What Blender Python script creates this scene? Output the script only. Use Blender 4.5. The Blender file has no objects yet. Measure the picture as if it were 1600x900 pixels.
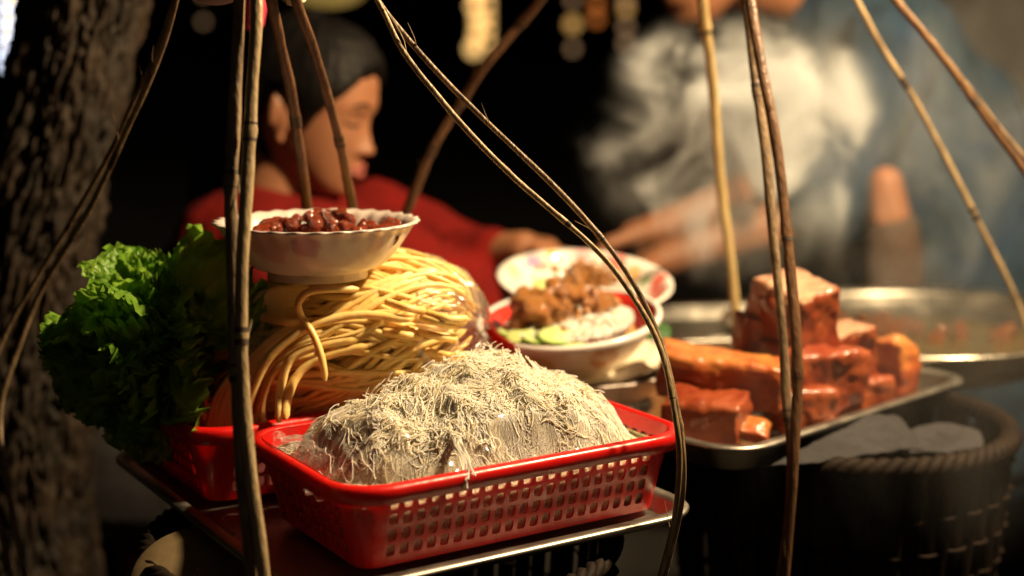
import bpy, bmesh, math, random
import numpy as np
from mathutils import Vector, Matrix, Euler

# ------------------------------------------------------------------ camera, world, light, exposure
S = bpy.context.scene
R = math.radians
CAM = Vector((0, 0, 0.95)); PITCH = R(9.5); F = 2222.0
cd = bpy.data.cameras.new('camera'); cam = bpy.data.objects.new('camera', cd); S.collection.objects.link(cam)
cam.location = CAM; cam.rotation_euler = (R(90) - PITCH, 0, 0)
cd.lens = 50; cd.sensor_width = 36; cd.clip_start = 0.02; cd.clip_end = 400
cd.dof.use_dof = True; cd.dof.focus_distance = 1.10; cd.dof.aperture_fstop = 2.45
S.camera = cam

W = bpy.data.worlds.new("World"); S.world = W; W.use_nodes = True
wn = W.node_tree.nodes; wl = W.node_tree.links
bg = wn['Background']
sky = wn.new('ShaderNodeTexSky'); sky.sky_type = 'NISHITA'; sky.sun_disc = False
sky.sun_elevation = R(-4); sky.sun_rotation = R(250)
wl.new(sky.outputs[0], bg.inputs[0]); bg.inputs[1].default_value = 0.05

def lamp(name, loc, power, col, size):
    d = bpy.data.lights.new(name, 'POINT'); d.energy = power; d.color = col; d.shadow_soft_size = size
    o = bpy.data.objects.new(name, d); o.location = loc; S.collection.objects.link(o); return o
lamp('stall_bulb', (0.68, 1.20, 1.60), 165, (1.0, 0.73, 0.41), 0.035)      # the stall's own bulb, right of the frame
lamp('fill_light', (-0.5, -1.0, 1.55), 1.8, (1.0, 0.72, 0.48), 0.12)       # fill light added behind the camera to lift the dark fronts

S.view_settings.view_transform = 'Standard'; S.view_settings.look = 'None'
S.view_settings.exposure = 0.08; S.view_settings.gamma = 1.0
cy = S.cycles
cy.use_denoising = True; cy.volume_step_rate = 0.35; cy.volume_max_steps = 256
cy.max_bounces = 8; cy.volume_bounces = 1; cy.transparent_max_bounces = 16
cy.sample_clamp_indirect = 4.0

# ------------------------------------------------------------------ helpers
rng = np.random.default_rng(7); random.seed(7)
fw = Vector((0, math.cos(PITCH), -math.sin(PITCH))); up = Vector((0, math.sin(PITCH), math.cos(PITCH)))
def ray(px, py): return fw + Vector((1, 0, 0)) * ((px - 800) / F) + up * ((450 - py) / F)
def D(px, py, y):                  # world point on the line of sight at distance y in front of the camera
    d = ray(px, py); return CAM + d * (y / d.y)
def Z(px, py, z):
    d = ray(px, py); return CAM + d * ((z - CAM.z) / d.z)

def hash3(i, j, k, s):
    n = (i * 374761393 + j * 668265263 + k * 2147483647 + s * 1274126177) & 0xffffffff
    n = ((n ^ (n >> 13)) * 1274126177) & 0xffffffff
    n = ((n ^ (n >> 16)) * 2246822519) & 0xffffffff
    return ((n ^ (n >> 15)) & 0xffffff) / float(0xffffff)
def vnoise(p, s=0):
    p = np.asarray(p, float); i = np.floor(p).astype(np.int64); f = p - i; f = f * f * (3 - 2 * f)
    r = 0
    for a in (0, 1):
        for b in (0, 1):
            for c in (0, 1):
                w = (f[..., 0] if a else 1 - f[..., 0]) * (f[..., 1] if b else 1 - f[..., 1]) * (f[..., 2] if c else 1 - f[..., 2])
                r = r + w * hash3(i[..., 0] + a, i[..., 1] + b, i[..., 2] + c, s)
    return r * 2 - 1
def fbm(p, o=4, s=0):
    p = np.asarray(p, float); r = 0; a = 1.0
    for k in range(o): r = r + a * vnoise(p * (2 ** k) + 17.3 * k, s + k); a *= .5
    return r

def tag(o, label=None, cat=None, group=None, kind=None):
    if label: o['label'] = label
    if cat: o['category'] = cat
    if group: o['group'] = group
    if kind: o['kind'] = kind
    return o
def link(name, me, parent=None, loc=None):
    o = bpy.data.objects.new(name, me); S.collection.objects.link(o)
    if parent: o.parent = parent
    if loc is not None: o.location = loc
    return o
def thing(name, label, cat, loc=(0, 0, 0), group=None, rot=None):
    o = bpy.data.objects.new(name, None); S.collection.objects.link(o); o.location = loc
    if rot: o.rotation_euler = rot
    return tag(o, label, cat, group)
def mesh(name, v, f, mats, fm=None, smooth=True):
    me = bpy.data.meshes.new(name)
    v = np.asarray(v, float)
    if isinstance(f, np.ndarray) and f.ndim == 2:
        n = len(f); k = f.shape[1]
        me.vertices.add(len(v)); me.vertices.foreach_set('co', v.ravel().astype(np.float32))
        me.loops.add(n * k); me.loops.foreach_set('vertex_index', f.ravel().astype(np.int32))
        me.polygons.add(n); me.polygons.foreach_set('loop_start', np.arange(0, n * k, k, dtype=np.int32))
        me.update(calc_edges=True); me.validate()
    else:
        me.from_pydata([tuple(x) for x in v], [], [tuple(int(q) for q in x) for x in f])
    for m in (mats if isinstance(mats, (list, tuple)) else [mats]): me.materials.append(m)
    if fm is not None: me.polygons.foreach_set('material_index', np.asarray(fm, np.int32))
    if smooth: me.polygons.foreach_set('use_smooth', np.ones(len(me.polygons), bool))
    me.update(); return me

class MB:
    def __init__(s): s.v = []; s.f = []; s.m = []
    def add(s, v, f, m=0):
        o = len(s.v); s.v += [tuple(x) for x in v]; s.f += [tuple(int(i) + o for i in x) for x in f]; s.m += [m] * len(f)
    def build(s, name, mats, smooth=True): return mesh(name, s.v, s.f, mats, s.m, smooth)

def cr(pts, n):                      # centripetal Catmull-Rom resampling
    P = np.array([list(p) for p in pts], float)
    P = np.vstack([2 * P[0] - P[1], P, 2 * P[-1] - P[-2]])
    K = np.concatenate([[0], np.cumsum(np.sqrt(np.linalg.norm(np.diff(P, axis=0), axis=1)) + 1e-6)])
    t = np.linspace(K[1], K[-2] - 1e-9, n); i = np.clip(np.searchsorted(K, t, 'right') - 1, 1, len(P) - 3)
    k0, k1, k2, k3 = [K[i + d][:, None] for d in (-1, 0, 1, 2)]; p0, p1, p2, p3 = [P[i + d] for d in (-1, 0, 1, 2)]; t = t[:, None]
    a1 = (k1 - t) / (k1 - k0) * p0 + (t - k0) / (k1 - k0) * p1; a2 = (k2 - t) / (k2 - k1) * p1 + (t - k1) / (k2 - k1) * p2; a3 = (k3 - t) / (k3 - k2) * p2 + (t - k2) / (k3 - k2) * p3
    b1 = (k2 - t) / (k2 - k0) * a1 + (t - k0) / (k2 - k0) * a2; b2 = (k3 - t) / (k3 - k1) * a2 + (t - k1) / (k3 - k1) * a3
    return (k2 - t) / (k2 - k1) * b1 + (t - k1) / (k2 - k1) * b2
def tubes(paths, rad, k=5, flat=None, ref=None):
    """paths (n,m,3), rad scalar / (m,) / (n,m); returns verts, quads"""
    P = np.asarray(paths, float); n, m, _ = P.shape
    T = np.gradient(P, axis=1); T /= np.linalg.norm(T, axis=2, keepdims=True) + 1e-12
    if ref is None: ref = rng.normal(size=(n, 1, 3)) * .3 + np.array([.2, 1, .3])
    ref = np.broadcast_to(ref, P.shape)
    A = np.cross(T, ref); A /= np.linalg.norm(A, axis=2, keepdims=True) + 1e-12
    B = np.cross(T, A)
    r = np.broadcast_to(np.asarray(rad, float), (n, m))[..., None, None]
    th = np.linspace(0, 2 * np.pi, k, endpoint=False)
    fl = 1 if flat is None else flat
    V = P[:, :, None, :] + r * (np.cos(th)[None, None, :, None] * A[:, :, None, :] + fl * np.sin(th)[None, None, :, None] * B[:, :, None, :])
    idx = np.arange(n * m * k).reshape(n, m, k)
    a = idx[:, :-1, :]; b = idx[:, 1:, :]
    Q = np.stack([a, np.roll(a, -1, 2), np.roll(b, -1, 2), b], -1).reshape(-1, 4)
    return V.reshape(-1, 3), Q
def grid_faces(nu, nv, wrap=False):
    idx = np.arange(nu * nv).reshape(nu, nv)
    if wrap: idx = np.concatenate([idx, idx[:, :1]], 1)
    return np.stack([idx[:-1, :-1], idx[:-1, 1:], idx[1:, 1:], idx[1:, :-1]], -1).reshape(-1, 4)
def lathe(prof, n=72, fn=None):      # prof [(r,z)], fn(theta, r, z, j)->(r,z)
    th = np.linspace(0, 2 * np.pi, n, endpoint=False); V = []
    for j, (r, z) in enumerate(prof):
        for t in th:
            rr, zz = (r, z) if fn is None else fn(t, r, z, j)
            V.append((rr * math.cos(t), rr * math.sin(t), zz))
    return np.array(V), grid_faces(len(prof), n, True)
def ico(sub=3):
    bm = bmesh.new(); bmesh.ops.create_icosphere(bm, subdivisions=sub, radius=1)
    v = np.array([x.co[:] for x in bm.verts]); f = np.array([[q.index for q in x.verts] for x in bm.faces]); bm.free(); return v, f
ICO = {k: ico(k) for k in (1, 2, 3, 4, 5)}

def remesh(prims, voxel, mats, smooth=4, disp=None, name='body'):
    """prims: ('e', centre, radii[, euler]) or ('c', p0, p1, r0, r1) or ('b', centre, half sizes, euler): one continuous surface"""
    MBX = MB()
    sv, sf = ICO[3]
    for p in prims:
        if p[0] == 'e':
            M = Euler(p[3]).to_matrix() if len(p) > 3 else Matrix.Identity(3)
            v = (sv * np.array(p[2])) @ np.array(M).T + np.array(p[1])
            MBX.add(v, sf)
        elif p[0] == 'm': MBX.add(p[1], p[2])
        elif p[0] == 'b':
            M = np.array(Euler(p[3]).to_matrix())
            c = np.array([(x, y, z) for x in (-1, 1) for y in (-1, 1) for z in (-1, 1)]) * np.array(p[2]) @ M.T + np.array(p[1])
            MBX.add(c, [(0, 1, 3, 2), (4, 6, 7, 5), (0, 4, 5, 1), (2, 3, 7, 6), (0, 2, 6, 4), (1, 5, 7, 3)])
        else:
            a, b = Vector(p[1]), Vector(p[2]); d = b - a; L = d.length
            q = d.to_track_quat('Z', 'Y').to_matrix()
            v = []
            for x in sv:
                r, o = (p[3], 0) if x[2] < 0 else (p[4], L)
                v.append(a + q @ Vector((x[0] * r, x[1] * r, x[2] * r + o)))
            MBX.add(v, sf)
    me = MBX.build('tmp', mats)
    o = bpy.data.objects.new('tmp', me); S.collection.objects.link(o)
    m = o.modifiers.new('r', 'REMESH'); m.mode = 'VOXEL'; m.voxel_size = voxel
    m = o.modifiers.new('s', 'SMOOTH'); m.iterations = smooth; m.factor = .5
    dg = bpy.context.evaluated_depsgraph_get(); dg.update()
    nm = bpy.data.meshes.new_from_object(o.evaluated_get(dg)); nm.name = name
    bpy.data.objects.remove(o); bpy.data.meshes.remove(me)
    n = len(nm.vertices); co = np.empty(n * 3, np.float32); nm.vertices.foreach_get('co', co); co = co.reshape(-1, 3).astype(float)
    if disp is not None:
        no = np.empty(n * 3, np.float32); nm.vertices.foreach_get('normal', no); no = no.reshape(-1, 3)
        co = co + no * disp(co)[:, None]
        nm.vertices.foreach_set('co', co.ravel().astype(np.float32))
    nm.materials.clear()
    for q in (mats if isinstance(mats, (list, tuple)) else [mats]): nm.materials.append(q)
    nm.polygons.foreach_set('use_smooth', np.ones(len(nm.polygons), bool)); nm.update()
    return nm

# ------------------------------------------------------------------ materials
def mat(name, col, rough=.5, metal=0, var=.0, vscale=40, col2=None, bump=0, bscale=60, sss=0, ssr=(.01, .005, .003), trans=0, coat=0, spec=.5, stretch=None, detail=4, alpha=None, emis=None, estr=0, rvar=0, lo=.35, hi=.65):
    m = bpy.data.materials.new(name); m.use_nodes = True; nt = m.node_tree; N = nt.nodes; L = nt.links
    b = N['Principled BSDF']
    def setv(k, v):
        if k in b.inputs: b.inputs[k].default_value = v
    c4 = (*col, 1)
    setv('Base Color', c4); setv('Roughness', rough); setv('Metallic', metal)
    setv('Specular IOR Level', spec); setv('Coat Weight', coat); setv('Coat Roughness', .08)
    if sss: setv('Subsurface Weight', sss); setv('Subsurface Radius', ssr); setv('Subsurface Scale', 1.0)
    if trans: setv('Transmission Weight', trans)
    if alpha is not None: setv('Alpha', alpha)
    if emis: setv('Emission Color', (*emis, 1)); setv('Emission Strength', estr)
    tc = N.new('ShaderNodeTexCoord'); mp = N.new('ShaderNodeMapping'); L.new(tc.outputs['Object'], mp.inputs[0])
    if stretch: mp.inputs['Scale'].default_value = stretch
    m['mp'] = 1
    if col2 is not None or rvar:
        n = N.new('ShaderNodeTexNoise'); n.inputs['Scale'].default_value = vscale; n.inputs['Detail'].default_value = detail; n.inputs['Roughness'].default_value = .6
        L.new(mp.outputs[0], n.inputs['Vector'])
        if col2 is not None:
            r = N.new('ShaderNodeValToRGB'); r.color_ramp.elements[0].position = lo; r.color_ramp.elements[1].position = hi
            r.color_ramp.elements[0].color = c4; r.color_ramp.elements[1].color = (*col2, 1)
            L.new(n.outputs[0], r.inputs[0]); L.new(r.outputs[0], b.inputs['Base Color'])
        if rvar:
            q = N.new('ShaderNodeMapRange'); q.inputs[3].default_value = max(0, rough - rvar); q.inputs[4].default_value = rough + rvar
            q.inputs[1].default_value = .3; q.inputs[2].default_value = .7
            L.new(n.outputs[0], q.inputs[0]); L.new(q.outputs[0], b.inputs['Roughness'])
    if bump:
        n2 = N.new('ShaderNodeTexNoise'); n2.inputs['Scale'].default_value = bscale; n2.inputs['Detail'].default_value = 5
        L.new(mp.outputs[0], n2.inputs['Vector'])
        bp = N.new('ShaderNodeBump'); bp.inputs['Strength'].default_value = 1; bp.inputs['Distance'].default_value = bump
        L.new(n2.outputs[0], bp.inputs['Height']); L.new(bp.outputs[0], b.inputs['Normal'])
    return m

M = {}
M['red'] = mat('red_plastic', (.55, .007, .006), .32, col2=(.42, .012, .008), lo=.5, hi=.75, sss=.25, ssr=(.02, .002, .002), bump=.0004, bscale=90, rvar=.08, vscale=60)
M['steel'] = mat('worn_steel', (.36, .34, .30), .42, metal=1, rvar=.10, vscale=35, bump=.0003, bscale=50)
M['pan'] = mat('spun_aluminium', (.58, .54, .46), .30, metal=1, rvar=.10, vscale=22, bump=.0004, bscale=24)
M['porcelain'] = mat('cream_porcelain', (.62, .52, .47), .28, col2=(.70, .62, .54), vscale=14, coat=.3)
M['white_bowl'] = mat('white_melamine', (.78, .74, .70), .25, coat=.4)
M['rice'] = mat('rice_vermicelli', (.93, .84, .60), .34, col2=(.95, .89, .72), vscale=60, sss=.7, ssr=(.010, .009, .006), spec=.3)
M['ricebase'] = mat('rice_vermicelli_core', (.92, .83, .60), .45, col2=(.93, .87, .70), vscale=50, sss=.3, ssr=(.006, .005, .003), bump=.004, bscale=260, stretch=(1, 2.5, 1))
M['noodle'] = mat('yellow_noodle', (.78, .50, .15), .38, col2=(.86, .63, .26), vscale=45, sss=.3, ssr=(.008, .005, .002), bump=.0006, bscale=130)
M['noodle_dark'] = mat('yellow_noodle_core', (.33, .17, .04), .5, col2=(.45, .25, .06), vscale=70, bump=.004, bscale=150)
M['bamboo'] = mat('split_bamboo', (.27, .185, .105), .42, col2=(.07, .04, .022), vscale=16, bump=.0012, bscale=70, stretch=(6, 6, .9), lo=.40, hi=.72)
M['bamboo_pale'] = mat('pale_split_bamboo', (.42, .31, .17), .42, col2=(.14, .085, .04), vscale=18, bump=.001, bscale=70, stretch=(5, 5, .8), lo=.42, hi=.75)
M['bamboo_red'] = mat('red_brown_bamboo', (.15, .075, .036), .40, col2=(.055, .026, .013), vscale=18, bump=.0012, bscale=70, stretch=(5, 5, 1), lo=.42, hi=.75)
M['node'] = mat('bamboo_node', (.05, .03, .018), .6, bump=.001, bscale=200)
M['wicker'] = mat('wicker', (.016, .009, .005), .7, spec=.12, col2=(.007, .004, .003), vscale=60, bump=.001, bscale=150)
M['skin'] = mat('skin', (.27, .115, .055), .55, col2=(.31, .13, .063), vscale=25, sss=.25, ssr=(.02, .008, .004), bump=.0005, bscale=120)
M['hair'] = mat('black_hair', (.004, .003, .003), .5, spec=.15, bump=.003, bscale=60, stretch=(1, 6, 1))
M['shirt_red'] = mat('red_cotton', (.16, .006, .004), .95, spec=.15, col2=(.11, .005, .004), vscale=20, bump=.003, bscale=25)
M['collar'] = mat('dark_cloth', (.018, .015, .016), .9, bump=.002, bscale=60)
M['teal'] = mat('teal_cotton', (.010, .030, .048), .9, col2=(.012, .032, .068), vscale=12, bump=.004, bscale=22)
M['brown'] = mat('brown_shin_shade', (.075, .045, .03), .85, bump=.002, bscale=40)  # brown that paints shade on the cook's bare shin
M['ground'] = mat('packed_earth', (.020, .016, .013), .95, col2=(.034, .028, .022), vscale=6, bump=.01, bscale=30)
M['wood'] = mat('dark_wood', (.05, .03, .02), .6, col2=(.03, .018, .012), vscale=20, bump=.001, bscale=60)
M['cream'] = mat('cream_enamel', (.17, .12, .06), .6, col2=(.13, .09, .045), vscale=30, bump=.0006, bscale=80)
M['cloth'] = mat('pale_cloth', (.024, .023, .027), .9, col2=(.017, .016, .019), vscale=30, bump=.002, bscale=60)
M['paper'] = mat('cream_paper', (.74, .66, .50), .6, bump=.001, bscale=60, sss=.2, ssr=(.01, .008, .005))
M['chili'] = mat('chilli_paste', (.17, .012, .004), .14, col2=(.42, .07, .010), vscale=110, coat=.8, sss=.03, ssr=(.004, .001, .001), bump=.0012, bscale=260)
M['meat'] = mat('glazed_meat', (.46, .15, .035), .14, col2=(.70, .34, .10), vscale=70, coat=.8, bump=.002, bscale=200, sss=.15, ssr=(.005, .002, .001))
M['peanut'] = mat('fried_peanut', (.55, .28, .10), .3, col2=(.42, .18, .06), vscale=90, coat=.4)
M['pork'] = mat('braised_pork', (.165, .022, .008), .38, col2=(.30, .068, .018), vscale=22, coat=.18, bump=.0012, bscale=110, rvar=.12, sss=.06, ssr=(.01, .003, .001))
M['fat'] = mat('orange_pork_fat', (.46, .19, .045), .34, col2=(.36, .075, .018), vscale=34, coat=.25, bump=.001, bscale=160, sss=.3, ssr=(.01, .005, .002))
M['cut'] = mat('seared_pork_cut', (.55, .33, .20), .28, col2=(.38, .16, .09), vscale=28, coat=.6, bump=.003, bscale=110, stretch=(1, 3.5, 1), sss=.2, ssr=(.008, .004, .002))
M['broth'] = mat('oily_broth', (.06, .045, .016), .10, col2=(.10, .07, .022), vscale=10, bump=.0035, bscale=18, coat=.3)
M['cuke'] = mat('cucumber_flesh', (.52, .62, .20), .3, col2=(.62, .68, .30), vscale=90, sss=.3, ssr=(.006, .006, .002))
M['cukeskin'] = mat('cucumber_skin', (.10, .28, .03), .3)
M['leafgreen'] = mat('dark_leaf', (.03, .09, .02), .4, bump=.001, bscale=60)
M['pinkbag'] = mat('pink_plastic_bag', (.55, .05, .10), .35, sss=.3, ssr=(.02, .005, .005), bump=.003, bscale=40)
M['mauvebag'] = mat('mauve_bag', (.22, .15, .14), .6, bump=.002, bscale=40)
M['straw'] = mat('straw', (.20, .17, .06), .8, col2=(.12, .10, .03), vscale=20, stretch=(8, 1, 1), bump=.002, bscale=60)

def leafmat():
    m = bpy.data.materials.new('lettuce_leaf'); m.use_nodes = True; N = m.node_tree.nodes; L = m.node_tree.links
    b = N['Principled BSDF']; b.inputs['Roughness'].default_value = .38
    tc = N.new('ShaderNodeTexCoord'); n = N.new('ShaderNodeTexNoise'); n.inputs['Scale'].default_value = 30; n.inputs['Detail'].default_value = 5
    L.new(tc.outputs['Object'], n.inputs['Vector'])
    r = N.new('ShaderNodeValToRGB'); r.color_ramp.elements[0].position = .32; r.color_ramp.elements[0].color = (.15, .37, .03, 1)
    r.color_ramp.elements[1].position = .70; r.color_ramp.elements[1].color = (.40, .64, .08, 1)
    L.new(n.outputs[0], r.inputs[0]); L.new(r.outputs[0], b.inputs['Base Color'])
    t = N.new('ShaderNodeBsdfTranslucent'); L.new(r.outputs[0], t.inputs[0])
    n2 = N.new('ShaderNodeTexNoise'); n2.inputs['Scale'].default_value = 130; L.new(tc.outputs['Object'], n2.inputs['Vector'])
    bp = N.new('ShaderNodeBump'); bp.inputs['Distance'].default_value = .003; L.new(n2.outputs[0], bp.inputs['Height']); L.new(bp.outputs[0], b.inputs['Normal'])
    mx = N.new('ShaderNodeMixShader'); mx.inputs[0].default_value = .5
    L.new(b.outputs[0], mx.inputs[1]); L.new(t.outputs[0], mx.inputs[2]); L.new(mx.outputs[0], N['Material Output'].inputs[0])
    return m
M['lettuce'] = leafmat()

def bagmat(name, haze, tint=(1, .98, .95), gl=.8):
    m = bpy.data.materials.new(name); m.use_nodes = True; N = m.node_tree.nodes; L = m.node_tree.links
    N.remove(N['Principled BSDF'])
    tr = N.new('ShaderNodeBsdfTransparent'); tr.inputs[0].default_value = (*tint, 1)
    g = N.new('ShaderNodeBsdfGlossy'); g.inputs['Roughness'].default_value = .2
    df = N.new('ShaderNodeBsdfTranslucent'); df.inputs[0].default_value = (.9, .88, .82, 1)
    d2 = N.new('ShaderNodeBsdfDiffuse'); d2.inputs[0].default_value = (.85, .82, .75, 1)
    tc = N.new('ShaderNodeTexCoord'); n = N.new('ShaderNodeTexNoise'); n.inputs['Scale'].default_value = 14; n.inputs['Detail'].default_value = 5; n.inputs['Distortion'].default_value = .6
    L.new(tc.outputs['Object'], n.inputs['Vector'])
    bp = N.new('ShaderNodeBump'); bp.inputs['Distance'].default_value = .008; L.new(n.outputs[0], bp.inputs['Height'])
    L.new(bp.outputs[0], g.inputs['Normal'])
    fr = N.new('ShaderNodeFresnel'); fr.inputs[0].default_value = 1.5; L.new(bp.outputs[0], fr.inputs['Normal'])
    mh = N.new('ShaderNodeMixShader'); mh.inputs[0].default_value = haze
    md = N.new('ShaderNodeMixShader'); md.inputs[0].default_value = .5; L.new(df.outputs[0], md.inputs[1]); L.new(d2.outputs[0], md.inputs[2])
    L.new(tr.outputs[0], mh.inputs[1]); L.new(md.outputs[0], mh.inputs[2])
    mx = N.new('ShaderNodeMixShader'); gm = N.new('ShaderNodeMath'); gm.operation = 'MULTIPLY'; gm.inputs[1].default_value = gl; L.new(fr.outputs[0], gm.inputs[0]); L.new(gm.outputs[0], mx.inputs[0]); L.new(mh.outputs[0], mx.inputs[1]); L.new(g.outputs[0], mx.inputs[2])
    L.new(mx.outputs[0], N['Material Output'].inputs[0]); return m
M['bag'] = bagmat('clear_plastic', .13); M['bag2'] = bagmat('cloudy_plastic', .22, gl=.35)

def printed(name, base, spots, rough=.25, wall=None):
    """glazed ware printed with soft round flowers at given object-space places"""
    m = mat(name, base, rough, coat=.4); N = m.node_tree.nodes; L = m.node_tree.links; b = N['Principled BSDF']
    tc = N.new('ShaderNodeTexCoord'); nz = N.new('ShaderNodeTexNoise'); nz.inputs['Scale'].default_value = 60
    L.new(tc.outputs['Object'], nz.inputs['Vector'])
    sc = N.new('ShaderNodeVectorMath'); sc.operation = 'SCALE'; sc.inputs['Scale'].default_value = .022
    L.new(nz.outputs['Color'], sc.inputs[0])
    ad = N.new('ShaderNodeVectorMath'); ad.operation = 'ADD'; L.new(tc.outputs['Object'], ad.inputs[0]); L.new(sc.outputs[0], ad.inputs[1])
    last = None
    for (c, r, col) in spots:
        if wall: k_ = wall(c[2]) / math.hypot(c[0], c[1]); c = (c[0] * k_, c[1] * k_, c[2])
        d = N.new('ShaderNodeVectorMath'); d.operation = 'DISTANCE'; L.new(ad.outputs[0], d.inputs[0]); d.inputs[1].default_value = (c[0] + .011, c[1] + .011, c[2] + .011)
        q = N.new('ShaderNodeMapRange'); q.inputs[1].default_value = r * .8; q.inputs[2].default_value = r * 1.1; q.inputs[3].default_value = 1; q.inputs[4].default_value = 0
        L.new(d.outputs['Value'], q.inputs[0])
        mx = N.new('ShaderNodeMix'); mx.data_type = 'RGBA'
        L.new(q.outputs[0], mx.inputs['Factor'])
        if last is None: mx.inputs['A'].default_value = (*base, 1)
        else: L.new(last, mx.inputs['A'])
        mx.inputs['B'].default_value = (*col, 1); last = mx.outputs['Result']
    L.new(last, b.inputs['Base Color']); return m

# ------------------------------------------------------------------ setting
g = link('ground', mesh('ground', [(-60, -20, 0), (60, -20, 0), (60, 120, 0), (-60, 120, 0)], [(0, 1, 2, 3)], M['ground'], smooth=False))
tag(g, kind='structure')

# ------------------------------------------------------------------ tree trunk
def tree():
    t = thing('tree_trunk', 'thick rough-barked tree trunk leaning at the left edge behind the lettuce', 'tree', (-.62, 1.6, 0))
    cl = [D(75, 1750, 1.60), D(40, 1100, 1.60), D(32, 850, 1.60), D(30, 600, 1.60), D(40, 430, 1.6), D(80, 250, 1.6), D(128, 50, 1.6), D(165, -150, 1.6), D(170, -800, 1.6)]
    rr = [.115, .085, .077, .074, .064, .057, .055, .055, .05]
    nz, nt = 420, 240
    C = cr(cl, nz); RR = cr([(a, 0, 0) for a in rr], nz)[:, 0]
    th = np.linspace(0, 2 * np.pi, nt, endpoint=False)
    T, H = np.meshgrid(th, np.arange(nz)); hh = C[:, 2][:, None] * np.ones(nt)
    q = np.stack([np.cos(T) * 3.0 + hh * 1.2, np.sin(T) * 3.0, hh * 6], -1)
    w = fbm(q * 1.0, 3, 3) * .9
    q2 = np.stack([np.cos(T) * 5.2 + w, np.sin(T) * 5.2 + w, hh * 19 + w * 1.5], -1)
    ridge = 1 - np.abs(fbm(q2, 3, 9)) * 1.6
    q3 = np.stack([np.cos(T) * 16 + w, np.sin(T) * 16, hh * 62 + w * 2], -1)
    fine = fbm(q3, 3, 21)
    lump = fbm(np.stack([np.cos(T) * 1.2, np.sin(T) * 1.2, hh * 7], -1), 2, 30)
    rad = RR[:, None] * (1 + .12 * lump) - .012 * np.clip(ridge, 0, 1) ** 2 + .005 * fine + .006
    V = np.stack([C[:, 0][:, None] + rad * np.cos(T), C[:, 1][:, None] + rad * np.sin(T), hh], -1).reshape(-1, 3)
    m = mat('bark', (.030, .017, .008), .75, col2=(.009, .006, .003), vscale=16, bump=.002, bscale=90, stretch=(1.3, 1.3, 1), spec=.35)
    link('trunk', mesh('trunk', V - np.array([-.62, 1.6, 0]), grid_faces(nz, nt, True), m), t)
    # branch crown far above the frame
    mb = MB()
    for a in range(5):
        b0 = np.array(cl[-1]); d = np.array([math.cos(a * 1.3), math.sin(a * 1.3), 1.1]) * .5
        v, f = tubes([cr([b0 - (0, 0, .1), b0 + d * .5, b0 + d * 1.2, b0 + d * 2], 10)], np.linspace(.04, .015, 10), 7)
        mb.add(v - np.array([-.62, 1.6, 0]), f)
    link('branch', mb.build('branch', m), t)
tree()

# ------------------------------------------------------------------ frames on the two baskets
U1 = np.array([.842, .539]); V1 = np.array([-.539, .842]); A1 = np.array([-.112, .945])
ANG1 = math.atan2(U1[1], U1[0])
ZT = .583
def rrect(L, Wd, r, seg=8, dens=None):
    """rounded rectangle path from the origin corner: points + outward normals"""
    P = []; Nn = []
    cs = [((r, r), math.pi), ((L - r, r), 1.5 * math.pi), ((L - r, Wd - r), 0), ((r, Wd - r), .5 * math.pi)]
    for (c, a0) in cs:
        for k in range(seg + 1):
            a = a0 + k / seg * math.pi / 2
            P.append((c[0] + r * math.cos(a), c[1] + r * math.sin(a))); Nn.append((math.cos(a), math.sin(a)))
    return np.array(P), np.array(Nn)
def sweep(P, N, prof):
    V = [np.column_stack([P + N * o, np.full(len(P), z)]) for (o, z) in prof]
    return np.vstack(V), grid_faces(len(prof), len(P), True)
def densify(P, N, step):
    P2 = []; N2 = []
    n = len(P)
    for i in range(n):
        a, b = P[i], P[(i + 1) % n]; d = np.linalg.norm(b - a); k = max(1, int(d / step))
        for j in range(k):
            t = j / k; P2.append(a * (1 - t) + b * t); q = N[i] * (1 - t) + N[(i + 1) % n] * t; N2.append(q / np.linalg.norm(q))
    return np.array(P2), np.array(N2)

def tray(name, label, L, Wd, z, loc, ang, depth=.022, flange=.012, r=.03, group=None):
    t = thing(name, label, 'tray', (loc[0], loc[1], z), group, (0, 0, ang))
    P, N = rrect(L, Wd, r, 10); P, N = densify(P, N, .012)
    prof = [(-flange * .9, -depth + .0), (-flange * .55, -depth + .003), (-flange * .2, -.003), (0, 0), (flange, .0006), (flange + .0015, -.001), (flange + .0012, -.0034), (flange - .001, -.0022), (.002, -.0022), (-flange * .2 + .0015, -.005), (-flange * .55 + .001, -depth), (-flange * .9, -depth - .0015)]
    V, Fc = sweep(P, N, prof)
    n = len(P); mb = MB(); mb.add(V, Fc)
    mb.add(np.column_stack([P + N * prof[0][0], np.full(n, prof[0][1])]), [tuple(range(n))])
    mb.add(np.column_stack([P + N * prof[-1][0], np.full(n, prof[-1][1])]), [tuple(range(n))[::-1]])
    me = mb.build('tray_body', M['steel']); link('tray_body', me, t)
    return t

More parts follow.
